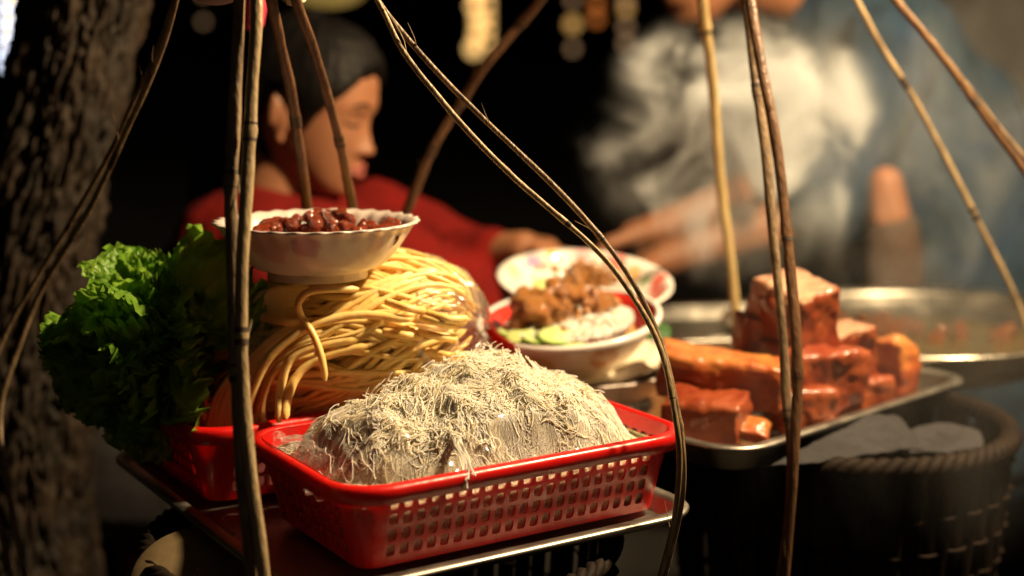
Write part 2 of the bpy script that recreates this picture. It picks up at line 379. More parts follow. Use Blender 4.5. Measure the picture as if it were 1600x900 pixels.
def basket(name, label, L, Wd, H, loc, z0, ang, ncol, nrow, r=.032, taper=.016):
    """open-work plastic basket: each side wall pierced by rows of rounded holes"""
    t = thing(name, label, 'basket', (loc[0], loc[1], z0), None, (0, 0, ang))
    P, N = rrect(L, Wd, r, 8); nP = len(P)
    seg = np.linalg.norm(np.roll(P, -1, 0) - P, axis=1)
    S0 = np.concatenate([[0], np.cumsum(seg)])
    tot = S0[-1]
    Pc = np.vstack([P, P[:1]]); Nc = np.vstack([N, N[:1]])
    def pos(s, h, off=0):
        s = s % tot; i = min(int(np.searchsorted(S0, s, 'right')) - 1, nP - 1); u = (s - S0[i]) / max(seg[i], 1e-9)
        p = Pc[i] * (1 - u) + Pc[i + 1] * u; n = Nc[i] * (1 - u) + Nc[i + 1] * u; n = n / np.linalg.norm(n)
        o = off - taper * (1 - h / H)
        q = p + n * o; return (q[0], q[1], h)
    mb = MB(); th = .0022
    z_lo, z_hi = .006, H - .010
    # straight runs get holes, corners stay solid
    runs = []; c = 8
    for k in range(4):
        i0 = k * 9 + 8; s0 = S0[i0]; s1 = S0[i0 + 1]; runs.append((s0, s1))
    last = 0
    def solid(s0, s1, h0, h1):
        n = max(1, int((s1 - s0) / .004)) if s1 - s0 < .08 else max(2, int((s1 - s0) / .012))
        for k in range(n):
            a = s0 + (s1 - s0) * k / n; b = s0 + (s1 - s0) * (k + 1) / n
            mb.add([pos(a, h0), pos(b, h0), pos(b, h1), pos(a, h1)], [(0, 1, 2, 3)])
            mb.add([pos(a, h0, -th), pos(b, h0, -th), pos(b, h1, -th), pos(a, h1, -th)], [(3, 2, 1, 0)])
    prev = runs[-1][1]
    for ri, (s0, s1) in enumerate(runs):
        n = ncol if (s1 - s0) > Wd else int(ncol * (s1 - s0) / (L - 2 * r))
        pa = prev if ri else runs[-1][1] - tot
        solid(pa, s0, 0, H)
        solid(s0, s1, 0, z_lo); solid(s0, s1, z_hi, H)
        ch = (z_hi - z_lo) / nrow; cw = (s1 - s0) / n
        for i in range(n):
            for j in range(nrow):
                cx = s0 + cw * (i + .5); cz = z_lo + ch * (j + .5)
                ox = [-.5, 0, .5, .5, .5, 0, -.5, -.5]; oz = [-.5, -.5, -.5, 0, .5, .5, .5, 0]
                hx = [-.29, 0, .29, .35, .29, 0, -.29, -.35]; hz = [-.33, -.39, -.33, 0, .33, .39, .33, 0]
                O = [(cx + cw * a, cz + ch * b) for a, b in zip(ox, oz)]; Hh = [(cx + cw * a, cz + ch * b) for a, b in zip(hx, hz)]
                v = [pos(*q) for q in O] + [pos(*q) for q in Hh] + [pos(*q, -th) for q in O] + [pos(*q, -th) for q in Hh]
                f = []
                for q in range(8):
                    w = (q + 1) % 8
                    f += [(q, w, 8 + w, 8 + q), (16 + w, 16 + q, 24 + q, 24 + w), (8 + q, 8 + w, 24 + w, 24 + q)]
                mb.add(v, f)
        prev = s1
    link('side_wall', mb.build('side_wall', M['red'], smooth=False), t)
    Pd, Nd = densify(P, N, .01)
    z = H
    prof = [(.0, z - .013), (.0065, z - .0125), (.0075, z - .003), (.0060, z), (.0005, z + .0012), (-.0022, z - .001), (-.0024, z - .008), (0, z - .013)]
    V, Fc = sweep(Pd, Nd, prof); link('rim', mesh('rim', V, Fc, M['red']), t)
    n = len(Pd); mb = MB()
    mb.add(np.column_stack([Pd - Nd * (taper + .001), np.full(n, .0)]), [tuple(range(n))]); mb.add(np.column_stack([Pd - Nd * (taper + .001), np.full(n, .0025)]), [tuple(range(n))])
    link('base', mb.build('base', M['red'], False), t)
    return t
tray('metal_tray', 'grey metal tray under the red baskets of noodles', .334, .405, ZT + .006, A1 + U1 * -.040 + V1 * -.013, ANG1, depth=.012, flange=.010)
BW, BL, BH = .185, .300, .066
basket('plastic_basket', 'red plastic basket holding the white rice noodles, nearest the camera', BL, BW, BH, A1, ZT, ANG1, 21, 4)
A2 = A1 + V1 * (BW + .021) + U1 * -.034
basket('plastic_basket', 'red plastic basket behind the front one, under the lettuce and yellow noodles', .30, .21, BH, A2, ZT, ANG1, 22, 4)

# ------------------------------------------------------------------ wicker baskets
def wicker(label, c, r, ztop, h, n, rimr=.012):
    t = thing('wicker_basket', label, 'basket', (c[0], c[1], ztop - h))
    # warps
    z = np.linspace(0, h, 9)
    def rad(zz): return r * (.80 + .20 * np.sin(np.clip(zz / h, 0, 1) * 1.5))
    base = np.column_stack([rad(z), np.zeros(9), z])
    w = 2 * math.pi * r / n * .44
    me = None
    V = []
    for i, q in enumerate(z):
        for (a, b) in ((.0, -w), (.0028, -w * .6), (.0032, 0), (.0028, w * .6), (0, w)): V.append((rad(q) + a, b * (.8 + .2 * q / h), q))
    sm = mesh('stave', V, grid_faces(9, 5), M['wicker'])
    for k in range(n):
        o = link('stave', sm, t); o.rotation_euler = (0, 0, 2 * math.pi * k / n + rng.normal() * .01); o.scale = (1 + rng.normal() * .006,) * 2 + (1,)
    # weavers: hoops waving in and out of the staves
    mb = MB(); nh = 9
    for j in range(nh):
        zz = h * (.08 + .86 * j / (nh - 1)); th = np.linspace(0, 2 * np.pi, n * 4 + 1)
        rr = rad(zz) + .0030 * np.cos(th * n / 2 + j * math.pi) + .002
        p = np.stack([rr * np.cos(th), rr * np.sin(th), zz + .001 * np.sin(th * 5 + j)], -1)
        v, f = tubes([p], .0022, 5, ref=np.array([0, 0, 1.])); mb.add(v, f)
    o = link('weaver', mb.build('weaver', M['wicker']), t); tag(o, kind='stuff')
    # twisted rim
    mb = MB()
    for ph in (0, 2.1, 4.2):
        th = np.linspace(0, 2 * np.pi, 700); a = th * 26 + ph
        rr = rad(h) + rimr * .45 * np.cos(a)
        p = np.stack([rr * np.cos(th), rr * np.sin(th), h + rimr * .45 * np.sin(a)], -1)
        v, f = tubes([p], rimr * .62, 6, ref=np.array([0, 0, 1.])); mb.add(v, f)
    link('rim', mb.build('rim', M['wicker']), t)
    v = [(rad(0) * .98 * math.cos(a), rad(0) * .98 * math.sin(a), .004) for a in np.linspace(0, 2 * np.pi, 40, endpoint=False)]
    link('base', mesh('base', v, [tuple(range(40))], M['wicker'], smooth=False), t)
wicker('dark woven wicker basket beneath the metal tray of red baskets', (-.105, 1.115), .188, .560, .30, 56, .008)
WR = (D(1310, 655, 1.42).x, 1.42)
wicker('dark woven wicker basket under the pork tray and steel pan', WR, .168, .572, .31, 60, .011)

# ------------------------------------------------------------------ hangers
def strip(name, pts, w, m, parent, label=None, flat=.55, n=90, nodes=(), hairs=0, seed=0):
    P = cr([D(*p) for p in pts], n)
    s = np.linspace(0, 1, n)
    P = P + np.stack([fbm(np.stack([s * 9, s * 0 + seed, s * 0], -1), 3, seed), fbm(np.stack([s * 9, s * 0 + seed, s * 0], -1), 3, seed + 5), s * 0], -1) * .0008
    rad = w * (1 + .10 * fbm(np.stack([s * 14, s * 0 + seed * 3.1, s * 0], -1), 2, seed))
    for q in nodes: rad = rad * (1 + .22 * np.exp(-((s - q) / .008) ** 2) - .08 * np.exp(-((s - q - .02) / .012) ** 2))
    rf = np.array([0, 1., 0])
    V, Fq = tubes([P], rad, 10, flat=flat, ref=rf)
    mb = MB(); mb.add(V, Fq, 0)
    for q in nodes:
        i = int(q * n); 
        if 2 < i < n - 3:
            v, f = tubes([cr(P[i - 1:i + 2], 4)], w * 1.13, 10, flat=flat, ref=rf); mb.add(v, f, 1)
    for h in range(hairs):
        i = rng.integers(5, n - 5); d = rng.normal(size=3); d[2] = abs(d[2]); d /= np.linalg.norm(d); L = .008 + rng.random() * .016
        tt = P[min(i + 1, n - 1)] - P[i]; tt /= np.linalg.norm(tt)
        q0 = P[i]; q = [q0, q0 + (d * .5 - tt * .6) * L * .6, q0 + (d * .6 - tt * 1.0) * L + rng.normal(size=3) * .003]
        v, f = tubes([cr(q, 6)], np.linspace(.0005, .00015, 6), 4); mb.add(v, f, 0)
    o = link(name, mb.build(name, [m, M['node']]), parent)
    if label: o['label'] = label
    return o
def lerp_y(pts, y0, y1):
    n = len(pts); return [(p[0], p[1], y0 + (y1 - y0) * i / (n - 1)) for i, p in enumerate(pts)]
HL = thing('rattan_hanger', 'split-bamboo hanger straps of the left basket, meeting above the chilli bowl', 'hanger')
AP = (365, -388, 1.12)
B, BP, BR = M['bamboo'], M['bamboo_pale'], M['bamboo_red']
front = lambda pts, ys: [AP] + [(a, b, y) for (a, b), y in zip(pts, ys)]
strip('strap', front([(375, 0), (366, 150), (362, 300), (365, 430), (367, 560), (376, 700), (388, 860), (400, 1050)], [1.04, 1.02, 1.0, .985, .97, .95, .93, .92]), .0046, B, HL, 'left strip of the front pair', nodes=(.42, .66), hairs=3, seed=1)
strip('strap', front([(400, 0), (393, 150), (386, 300), (378, 430), (378, 560), (389, 720), (410, 880), (425, 1050)], [1.035, 1.015, .995, .98, .965, .945, .925, .915]), .0044, BP, HL, 'right strip of the front pair', nodes=(.36, .62), hairs=4, seed=2)
strip('strap', [AP, (592, 8, 1.125), (628, 75, 1.12), (683, 148, 1.115), (742, 216, 1.11), (803, 277, 1.105), (855, 322, 1.1), (908, 367, 1.095), (957, 417, 1.09), (1001, 482, 1.08), (1033, 550, 1.07), (1050, 620, 1.06), (1062, 700, 1.055), (1056, 790, 1.06), (1034, 890, 1.07), (1000, 1000, 1.08)], .0022, BP, HL, 'thin strip of the curved right pair', nodes=(.47, .72), hairs=8, seed=3, n=130)
strip('strap', [AP, (586, -4, 1.14), (628, 52, 1.135), (683, 114, 1.13), (742, 172, 1.125), (803, 230, 1.12), (862, 286, 1.115), (917, 345, 1.11), (962, 400, 1.1), (1006, 470, 1.09), (1038, 550, 1.078), (1056, 630, 1.066), (1066, 700, 1.06), (1066, 780, 1.062), (1044, 880, 1.07), (1010, 1000, 1.08)], .0022, B, HL, 'outer thin strip of the curved right pair', nodes=(.52, .76), hairs=6, seed=4, n=130)
strip('strap', [AP, (424, -10, 1.18), (441, 80, 1.21), (461, 190, 1.25), (481, 335, 1.31), (490, 430, 1.36), (495, 560, 1.38)], .0048, BR, HL, 'left strap behind the chilli bowl', nodes=(.5,), seed=5)
strip('strap', [AP, (464, 0, 1.18), (490, 80, 1.21), (521, 190, 1.25), (541, 275, 1.29), (556, 345, 1.32), (570, 440, 1.36), (578, 560, 1.38)], .0043, BR, HL, 'right strap behind the chilli bowl', nodes=(.52,), hairs=2, seed=6)
strip('strap', [AP, (276, -5, 1.18), (256, 65, 1.2), (226, 140, 1.215), (192, 215, 1.23), (152, 300, 1.25), (105, 385, 1.27), (66, 450, 1.28), (30, 540, 1.28), (0, 640, 1.27), (20, 800, 1.22), (60, 1000, 1.2)], .0027, B, HL, 'strap crossing in front of the tree bark', nodes=(.4,), hairs=4, seed=7)
strip('strap', [AP, (270, 5, 1.19), (240, 95, 1.21), (208, 155, 1.225), (178, 225, 1.24), (120, 330, 1.27), (60, 430, 1.285), (5, 530, 1.29), (-30, 650, 1.28), (0, 820, 1.23), (40, 1000, 1.21)], .0022, B, HL, 'thin strap beside it over the tree bark', nodes=(.5,), hairs=3, seed=8)
HR = thing('rattan_hanger', 'split-bamboo hanger straps of the right basket, rising through the steam', 'hanger')
AQ = (1110, -388, 1.42)
strip('strap', [AQ, (1163, -10, 1.31), (1179, 120, 1.28), (1194, 220, 1.26), (1204, 320, 1.24), (1214, 430, 1.22), (1223, 540, 1.2), (1229, 620, 1.19), (1236, 700, 1.18), (1232, 800, 1.175), (1218, 920, 1.17), (1190, 1100, 1.18)], .0044, B, HR, 'left strip of the front pair', nodes=(.28, .68), hairs=4, seed=11, n=120)
strip('strap', [AQ, (1170, -10, 1.30), (1190, 110, 1.27), (1208, 200, 1.25), (1223, 310, 1.23), (1234, 420, 1.21), (1244, 530, 1.19), (1245, 610, 1.18), (1241, 690, 1.172), (1238, 760, 1.168), (1224, 920, 1.165), (1196, 1100, 1.175)], .0046, BR, HR, 'right strip of the front pair', nodes=(.46, .63), hairs=4, seed=12, n=120)
strip('strap', [AQ, (847, -5, 1.45), (810, 42, 1.46), (762, 98, 1.46), (717, 165, 1.47), (678, 230, 1.47), (652, 290, 1.47), (633, 340, 1.47), (612, 410, 1.47), (600, 520, 1.47)], .0052, BR, HR, 'strap slanting behind the chilli bowl', nodes=(.3, .5, .62), hairs=9, seed=13)
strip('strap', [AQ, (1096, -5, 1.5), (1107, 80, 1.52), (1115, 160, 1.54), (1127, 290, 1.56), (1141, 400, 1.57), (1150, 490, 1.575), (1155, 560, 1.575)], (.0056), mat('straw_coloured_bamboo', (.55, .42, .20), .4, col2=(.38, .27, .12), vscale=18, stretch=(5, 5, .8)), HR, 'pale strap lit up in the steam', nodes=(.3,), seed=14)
strip('strap', [AQ, (1335, -5, 1.5), (1370, 60, 1.51), (1419, 140, 1.52), (1462, 215, 1.53), (1511, 310, 1.54), (1560, 410, 1.55), (1603, 505, 1.56), (1640, 640, 1.56)], .0033, BP, HR, 'thin strap falling to the pan rim', nodes=(.4, .66), hairs=3, seed=15)
strip('strap', [AQ, (1393, -5, 1.42), (1442, 52, 1.42), (1501, 130, 1.42), (1560, 212, 1.42), (1606, 275, 1.42), (1680, 400, 1.42), (1700, 600, 1.42)], .0034, BR, HR, 'thin strap at the upper right edge', nodes=(.5,), hairs=6, seed=16)
strip('strap', [AQ, (1399, -5, 1.43), (1452, 58, 1.43), (1506, 128, 1.43), (1566, 206, 1.43), (1612, 262, 1.43), (1684, 390, 1.43), (1704, 600, 1.43)], .0026, B, HR, 'thin strap doubled at the upper right edge', seed=17)

# ------------------------------------------------------------------ white rice noodles
def to_w(s, t, z, A=A1): q = A + U1 * s + V1 * t; return np.array([q[0], q[1], z])
def mound_h(s, t):
    S_, T_ = np.asarray(s), np.asarray(t)
    sn = (S_ - .160) / np.where(S_ < .16, .150, .142); tn = (T_ - .108) / np.where(T_ < .108, .098, .078)
    h = .060 * np.clip(1 - np.abs(sn) ** 2.3 - np.abs(tn) ** 2.3, 0, 1) ** .66 * (1 - .14 * np.clip(-sn, 0, 1))
    h = h + .005 * np.exp(-(((S_ - .195) / .04) ** 2 + ((T_ - .125) / .03) ** 2)) - .004 * np.exp(-(((S_ - .10) / .02) ** 2 + ((T_ - .07) / .03) ** 2)) - .003 * np.exp(-(((S_ - .215) / .03) ** 2 + ((T_ - .06) / .02) ** 2))
    q = np.stack([S_ * 24, T_ * 24, S_ * 0], -1)
    h = h + .0068 * fbm(q, 3, 40) * np.clip(h / .03, 0, 1)
    h = h + (.0035 - .0095 * np.abs(fbm(q * 1.25 + 3.1, 2, 47))) * np.clip(h / .03, 0, 1)
    e = np.minimum(np.minimum(S_ - .012, BL - .012 - S_), np.minimum(T_ - .012, BW - .008 - T_))
    return ZT + .050 + h * np.clip(e / .022 + .1, 0, 1) - .006 * np.clip(1 - e / .006, 0, 1)
VN = thing('rice_noodle_pile', 'heap of fine white rice noodles filling the front red basket', 'rice noodles')
ns, nt_ = 150, 100
sg, tg = np.meshgrid(np.linspace(.0125, BL - .0125, ns), np.linspace(.0125, BW - .0125, nt_), indexing='ij')
hz = mound_h(sg, tg) - .0016

V = (A1[:, None, None] + U1[:, None, None] * sg + V1[:, None, None] * tg)
V = np.stack([V[0], V[1], hz], -1).reshape(-1, 3)
o = link('noodle_core', mesh('noodle_core', V, grid_faces(ns, nt_), M['ricebase']), VN)
def walls():   # sides of the packed noodles seen through the holes
    mb = MB()
    P, N = rrect(BL, BW, .03, 6)
    P, N = densify(P, N, .008)
    zs = [(-.0205, ZT + .004), (-.0125, ZT + .034), (-.0075, ZT + .050), (-.014, ZT + .056)]
    pr = [(o_ , z_) for o_, z_ in zs]
    V, Fc = sweep(P, N, pr); V = np.array([to_w(x, y, z) for x, y, z in V]); 
    return mesh('noodle_side', V, Fc, M['ricebase'])
link('noodle_side', walls(), VN)
def walk(s, t, a0, L, m, am, w1, p1, dr):
    """curves wandering over the mound; returns (n,m) arrays of s and t"""
    SS = np.empty((len(s), m)); TT = np.empty((len(s), m))
    for i in range(m):
        SS[:, i] = s; TT[:, i] = t; u = i / (m - 1)
        a = a0 + am * np.sin(u * w1 + p1) + dr * u; e_ = .0015; g_ = ((mound_h(s + np.cos(a) * e_, t + np.sin(a) * e_) - mound_h(s, t)) / e_); st = L / m / np.sqrt(1 + g_ ** 2); s = s + np.cos(a) * st; t = t + np.sin(a) * st
    return SS, TT
def vermicelli(nb, per, lo, hi, rad, seed, width, wav, lift, tip=0, centers=None, base=(-.0012, .0014)):
    """nb skeins of per strands each, every strand following its skein with its own waviness"""
    r = np.random.default_rng(seed); m = 24
    if centers is None: s = r.uniform(.02, BL - .02, nb); t = r.uniform(.018, BW - .018, nb)
    else: c = np.array(centers)[r.integers(0, len(centers), nb)]; s = c[:, 0] + r.normal(size=nb) * .010; t = c[:, 1] + r.normal(size=nb) * .008
    a0 = fbm(np.stack([s * 9, t * 9, s * 0], -1), 2, 60) * 3.2 + .4 + r.normal(size=nb) * 1.1; L = r.uniform(lo, hi, nb)
    SS, TT = walk(s, t, a0, L, m, r.uniform(.3, 1.3, nb), r.uniform(2, 7, nb), r.uniform(0, 6.28, nb), r.normal(size=nb) * 1.4)
    SS = np.repeat(SS, per, 0); TT = np.repeat(TT, per, 0); n = nb * per; u = np.linspace(0, 1, m)[None]
    h = np.repeat(r.uniform(base[0], base[1], nb), per)
    dx = np.gradient(SS, axis=1); dy = np.gradient(TT, axis=1); l = np.sqrt(dx ** 2 + dy ** 2) + 1e-9; nx, ny = -dy / l, dx / l
    off = r.normal(size=(n, 1)) * width * (.35 + .8 * np.abs(u - r.random((n, 1)))) + wav * (np.sin(u * r.uniform(5, 16, (n, 1)) + r.uniform(0, 6.28, (n, 1))) + .5 * np.sin(u * r.uniform(14, 30, (n, 1)) + r.uniform(0, 6.28, (n, 1))))
    if tip: off = off + (u ** 3) * r.normal(size=(n, 1)) * tip
    S_ = np.clip(SS + nx * off + r.normal(size=(n, 1)) * .002, .015, BL - .015); T_ = np.clip(TT + ny * off, .015, BW - .015)
    z = mound_h(S_, T_) + h[:, None] + r.uniform(-.0006, .0006, (n, 1)) + wav * .35 * np.sin(u * r.uniform(6, 18, (n, 1)) + r.uniform(0, 6.28, (n, 1))) + (u ** 2) * r.random((n, 1)) ** 3 * lift
    q = A1[:, None, None] + U1[:, None, None] * S_ + V1[:, None, None] * T_
    return tubes(np.stack([q[0], q[1], z], -1), rad, 4)
CT = [(.150, .075), (.165, .10), (.09, .055), (.18, .12), (.135, .04), (.25, .10), (.20, .06), (.07, .09), (.125, .125), (.23, .13)]
va, fa = vermicelli(620, 24, .05, .14, .00040, 1, .0036, .0011, .0008)
vb, fb = vermicelli(60, 20, .018, .055, .00048, 2, .0026, .0020, .012, .009, CT, (.001, .004))
vc, fc = vermicelli(420, 1, .05, .12, .00044, 3, .001, .0034, .008, .004, None, (.0008, .002))
V = np.vstack([va, vb, vc]); Fq = np.vstack([fa, fb + len(va), fc + len(va) + len(vb)])
o = link('loose_strands', mesh('loose_strands', V, Fq, M['rice']), VN); tag(o, kind='stuff')
# few strands hanging over the basket rim
mb = MB()
for k in range(7):
    p0 = D(712 + rng.normal() * 6, 690, 1.02); p1 = D(725 + rng.normal() * 4, 722, 1.0); p2 = D(730 + rng.normal() * 4, 752 + rng.normal() * 6, .985)
    v, f = tubes([cr([D(690 + k * 8, 655, 1.06), p0, p1, p2], 12)], .0008, 5); mb.add(v, f)
link('dangling_strands', mb.build('dangling_strands', M['rice']), VN)

# clear bag sheets round the white noodles
def sheet(pts_grid, amp, sc, seed, nu=70, nv=40):
    """surface through a coarse grid of (px,py,y), crumpled"""
    G = np.array([[list(D(*p)) for p in row] for row in pts_grid])
    rows = np.array([cr(r_, nu) for r_ in G]); cols = np.array([cr(rows[:, i], nv) for i in range(nu)])
    q = cols * sc
    w = fbm(q, 3, seed); rd = 1 - np.abs(fbm(q * 1.7 + 5, 2, seed + 9)) * 2
    cols = cols + np.stack([w * amp * .4, -np.abs(rd) * amp, w * amp], -1)
    return cols.reshape(-1, 3), grid_faces(nu, nv)
PB = thing('plastic_bag', 'clear plastic bag crumpled open along the front of the white rice noodles', 'plastic bag')
def film(name, s0, s1, tlo, thi, seed, off=.003, amp=.003, nu=150, nv=60):
    """crumpled clear film lying on the noodles over a patch of the basket frame"""
    u, v = np.meshgrid(np.linspace(0, 1, nu), np.linspace(0, 1, nv), indexing='ij')
    S_ = s0 + (s1 - s0) * u; e = fbm(np.stack([S_ * 22, S_ * 0, S_ * 0 + seed], -1), 3, seed); T_ = tlo + (thi - tlo) * v * (1 + .45 * e)
    S_ = S_ + .010 * fbm(np.stack([v * 3, v * 0, v * 0 + seed], -1), 2, seed + 2) * (2 * u - 1)
    q = np.stack([S_ * 34, T_ * 60, S_ * 0 + seed], -1); rd = (1 - 2 * np.abs(fbm(q, 3, seed + 4))) * .6 + .5 * fbm(q * 2.2, 2, seed + 6)
    z = mound_h(np.clip(S_, .012, BL - .012), np.clip(T_, .012, BW - .012)) + off + amp * rd + .006 * np.clip(1 - v / .12, 0, 1)
    w = A1[:, None, None] + U1[:, None, None] * S_ + V1[:, None, None] * (T_ - .002 * rd)
    link(name, mesh(name, np.stack([w[0], w[1], z], -1).reshape(-1, 3), grid_faces(nu, nv), M['bag2']), PB)
film('bag_front', .02, .145, .007, .034, 3, off=.0025, amp=.0022)
film('bag_fold', .165, .235, .007, .020, 13, off=.0022, amp=.0020, nu=70, nv=30)
film('bag_side', .006, .065, .010, .12, 7, nu=70, nv=80)
v, f = sheet([[(424, 676, 1.075), (432, 668, 1.075), (452, 672, 1.08), (500, 668, 1.075)],
              [(428, 694, 1.06), (445, 690, 1.05), (470, 694, 1.045), (510, 700, 1.04)],
              [(446, 712, 1.055), (458, 718, 1.045), (488, 724, 1.035), (520, 735, 1.02)]], .005, 90, 8, 40, 30)
link('bag_twist', mesh('bag_twist', v, f, M['bag2']), PB)

# ------------------------------------------------------------------ yellow noodles
YC = np.array(list(D(535, 528, 1.245))); ya, yb, yc = .114, .085, .073
YN = thing('yellow_noodle_pile', 'big skein of thick yellow noodles behind the white rice noodles', 'noodles', tuple(YC))
def ell(theta, phi, rho=1.0):
    x = ya * np.cos(theta) * rho; w = np.sin(theta) ** .75 * rho
    y = -yb * w * np.cos(phi); z = yc * w * np.sin(phi)
    left = np.clip((-x - .02) / .1, 0, 1)
    z = z - left ** 1.6 * .045 + .010 * np.clip(x / ya, -1, 1) - .0
    return np.stack([x, y, z], -1)
def ynoodles(n, seed, rho0, rho1, m=22):
    r = np.random.default_rng(seed); P = []
    for k in range(n):
        ph = r.uniform(-.55, 2.3); t0 = r.uniform(.18, .7); t1 = r.uniform(2.35, 3.08); u = np.linspace(0, 1, m)
        th = t0 + (t1 - t0) * u
        d = r.normal() * .18
        phi = ph + (.35 - .75 * u) * (1 + d * 1.8) * .9 + .32 * np.sin(u * r.uniform(3, 8) + r.uniform(0, 6)) + d * u
        rho = r.uniform(rho0, rho1) + .025 * np.sin(u * r.uniform(3, 7) + r.uniform(0, 6))
        P.append(ell(th, phi, rho))
    return np.array(P)
v, f = ICO[4]; cv = ell(np.arccos(np.clip(v[:, 0], -1, 1)), np.arctan2(v[:, 2], -v[:, 1]), .72)
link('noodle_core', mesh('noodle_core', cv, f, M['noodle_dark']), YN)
P = ynoodles(420, 5, .74, .97); V, Fq = tubes(P, (.0030 * rng.uniform(.75, 1.15, len(P)))[:, None], 7)
tag(link('inner_strands', mesh('inner_strands', V, Fq, M['noodle']), YN), kind='stuff')
P = ynoodles(140, 6, .96, 1.06)
for k in range(len(P)):
    rr = .0026 * rng.uniform(.75, 1.25); V, Fq = tubes(P[k:k + 1], rr * np.r_[.4, np.ones(20), .4], 8)
    link('noodle', mesh('noodle', V, Fq, M['noodle']), YN)
def yn(pts, rr=.0036, lab=None):
    V, Fq = tubes([cr([Vector(D(*p)) - Vector(YC) for p in pts], 26)], rr * np.r_[.5, np.ones(24), .5], 8)
    o = link('noodle', mesh('noodle', V, Fq, M['noodle']), YN)
    if lab: o['label'] = lab
yn([(560, 452, 1.15), (515, 452, 1.138), (478, 458, 1.132), (466, 474, 1.133), (472, 496, 1.14), (488, 520, 1.135), (503, 560, 1.13), (508, 595, 1.13)], .0031, 'single noodle drooping down the front')
yn([(560, 530, 1.15), (500, 540, 1.145), (455, 560, 1.14), (440, 600, 1.135), (436, 660, 1.12)], .0040)
yn([(575, 540, 1.15), (510, 556, 1.145), (470, 580, 1.14), (450, 620, 1.13), (445, 655, 1.12)], .0038)
yn([(640, 500, 1.155), (560, 492, 1.15), (480, 512, 1.14), (420, 560, 1.13), (392, 620, 1.13), (386, 650, 1.13)], .0038)
for k in range(30):    # fanned tails falling into the basket on the left
    a = rng.random(); b = rng.normal() * 8
    yn([(470 + a * 80, 505 + b + a * 30, 1.165), (430 + a * 60, 530 + b + a * 20, 1.155), (385 + a * 50, 570 + b, 1.15), (345 + a * 60 + b, 620 + a * 15, 1.15), (325 + a * 90, 668, 1.15)], .0033)
for k in range(30):    # left edge of the skein
    a = rng.random(); b = rng.normal() * 8
    yn([(480 + a * 30, 445 + a * 70, 1.18), (420, 455 + a * 70 + b, 1.17), (360, 490 + a * 50 + b, 1.18), (318, 530 + a * 40 + b, 1.19), (308 + a * 20, 580 + a * 40, 1.20)], .0032)
for k in range(12):    # cut ends
    a = rng.random() * 6.28; c = (rng.choice([470, 690, 700, 530]), rng.choice([500, 540, 520, 590]))
    p = (c[0] + rng.normal() * 22, c[1] + rng.normal() * 12)
    yn([(p[0], p[1], 1.165), (p[0] - 30, p[1] + 6 * math.sin(a), 1.155), (p[0] - 62, p[1] + 16 * math.sin(a), 1.165)], .0034)
# clear bag round the right end of the skein
BG = thing('plastic_bag', 'clear shiny plastic bag wrapped round the right end of the yellow noodles', 'plastic bag', tuple(YC))
nu, nv = 90, 110
uu, vv = np.meshgrid(np.linspace(.06, .95, nu), np.linspace(-1.0, 2.9, nv), indexing='ij')
q = ell(uu, vv, 1.075)
qq = np.stack([uu * 1.6, vv * 4.2, uu * 0], -1)
cr_ = 1 - np.abs(fbm(qq, 3, 4)) * 2
q = q * (1 + .035 * cr_ + .012 * fbm(qq * 3.2, 2, 8))[..., None]
q[..., 0] += .007 * np.clip(1.2 - uu, 0, 1) - .002
link('bag_film', mesh('bag_film', q.reshape(-1, 3), grid_faces(nu, nv), M['bag']), BG)

# ------------------------------------------------------------------ bowls
def bowl_prof(rt, rb, h, th=.003, foot=.006):
    o = [(0, foot * .6), (rb * .9, foot * .6), (rb * .92, 0), (rb, 0), (rb * 1.0, foot)]
    for k in range(1, 9):
        u = k / 8; o.append((rb + (rt - rb) * (u ** .62), foot + (h - foot) * u ** 1.15))
    o += [(rt + .0035, h + .0012), (rt + .0030, h + .0030), (rt - .001, h + .0028)]
    for k in range(7, -1, -1):
        u = k / 8; o.append((max(.001, rb + (rt - rb) * (u ** .62) - th), foot + th + (h - foot) * u ** 1.15))
    o.append((.0005, foot + th)); return o
def bowl(label, c, rt, rb, h, m, rot=(0, 0, 0), scal=0, nsc=28, inner=None, name='bowl'):
    def fn(t, r, z, j):
        if scal and z > h * .55:
            k = (z / h - .55) / .45; w = scal * k * k * math.sin(t * nsc); return r * (1 + w), z + scal * .02 * k * math.sin(t * nsc)
        return r, z
    prof = bowl_prof(rt, rb, h); V, Fc = lathe(prof, 168 if scal else 96, fn)
    mats = [m]; fm = None
    if inner: mats = [m, inner]; n = 168 if scal else 96; fm = [1 if (i // n) >= 15 else 0 for i in range(len(Fc))]
    o = link(name, mesh('bowl', V, Fc, mats, fm)); o.location = c; o.rotation_euler = rot
    return tag(o, label, 'bowl')
PORC = printed('pink_banded_porcelain', (.66, .56, .50), [((-.03, -.07, .035), .018, (.58, .36, .33)), ((.0, -.075, .036), .012, (.55, .34, .40)), ((.055, -.052, .036), .012, (.60, .42, .34))], .3)
cb = D(495, 349, 1.185)
RB = .0815
bowl('cream scalloped porcelain bowl of chilli paste set on the yellow noodles', (cb.x, cb.y, cb.z - .045), RB, .042, .045, PORC, scal=.018, nsc=30)

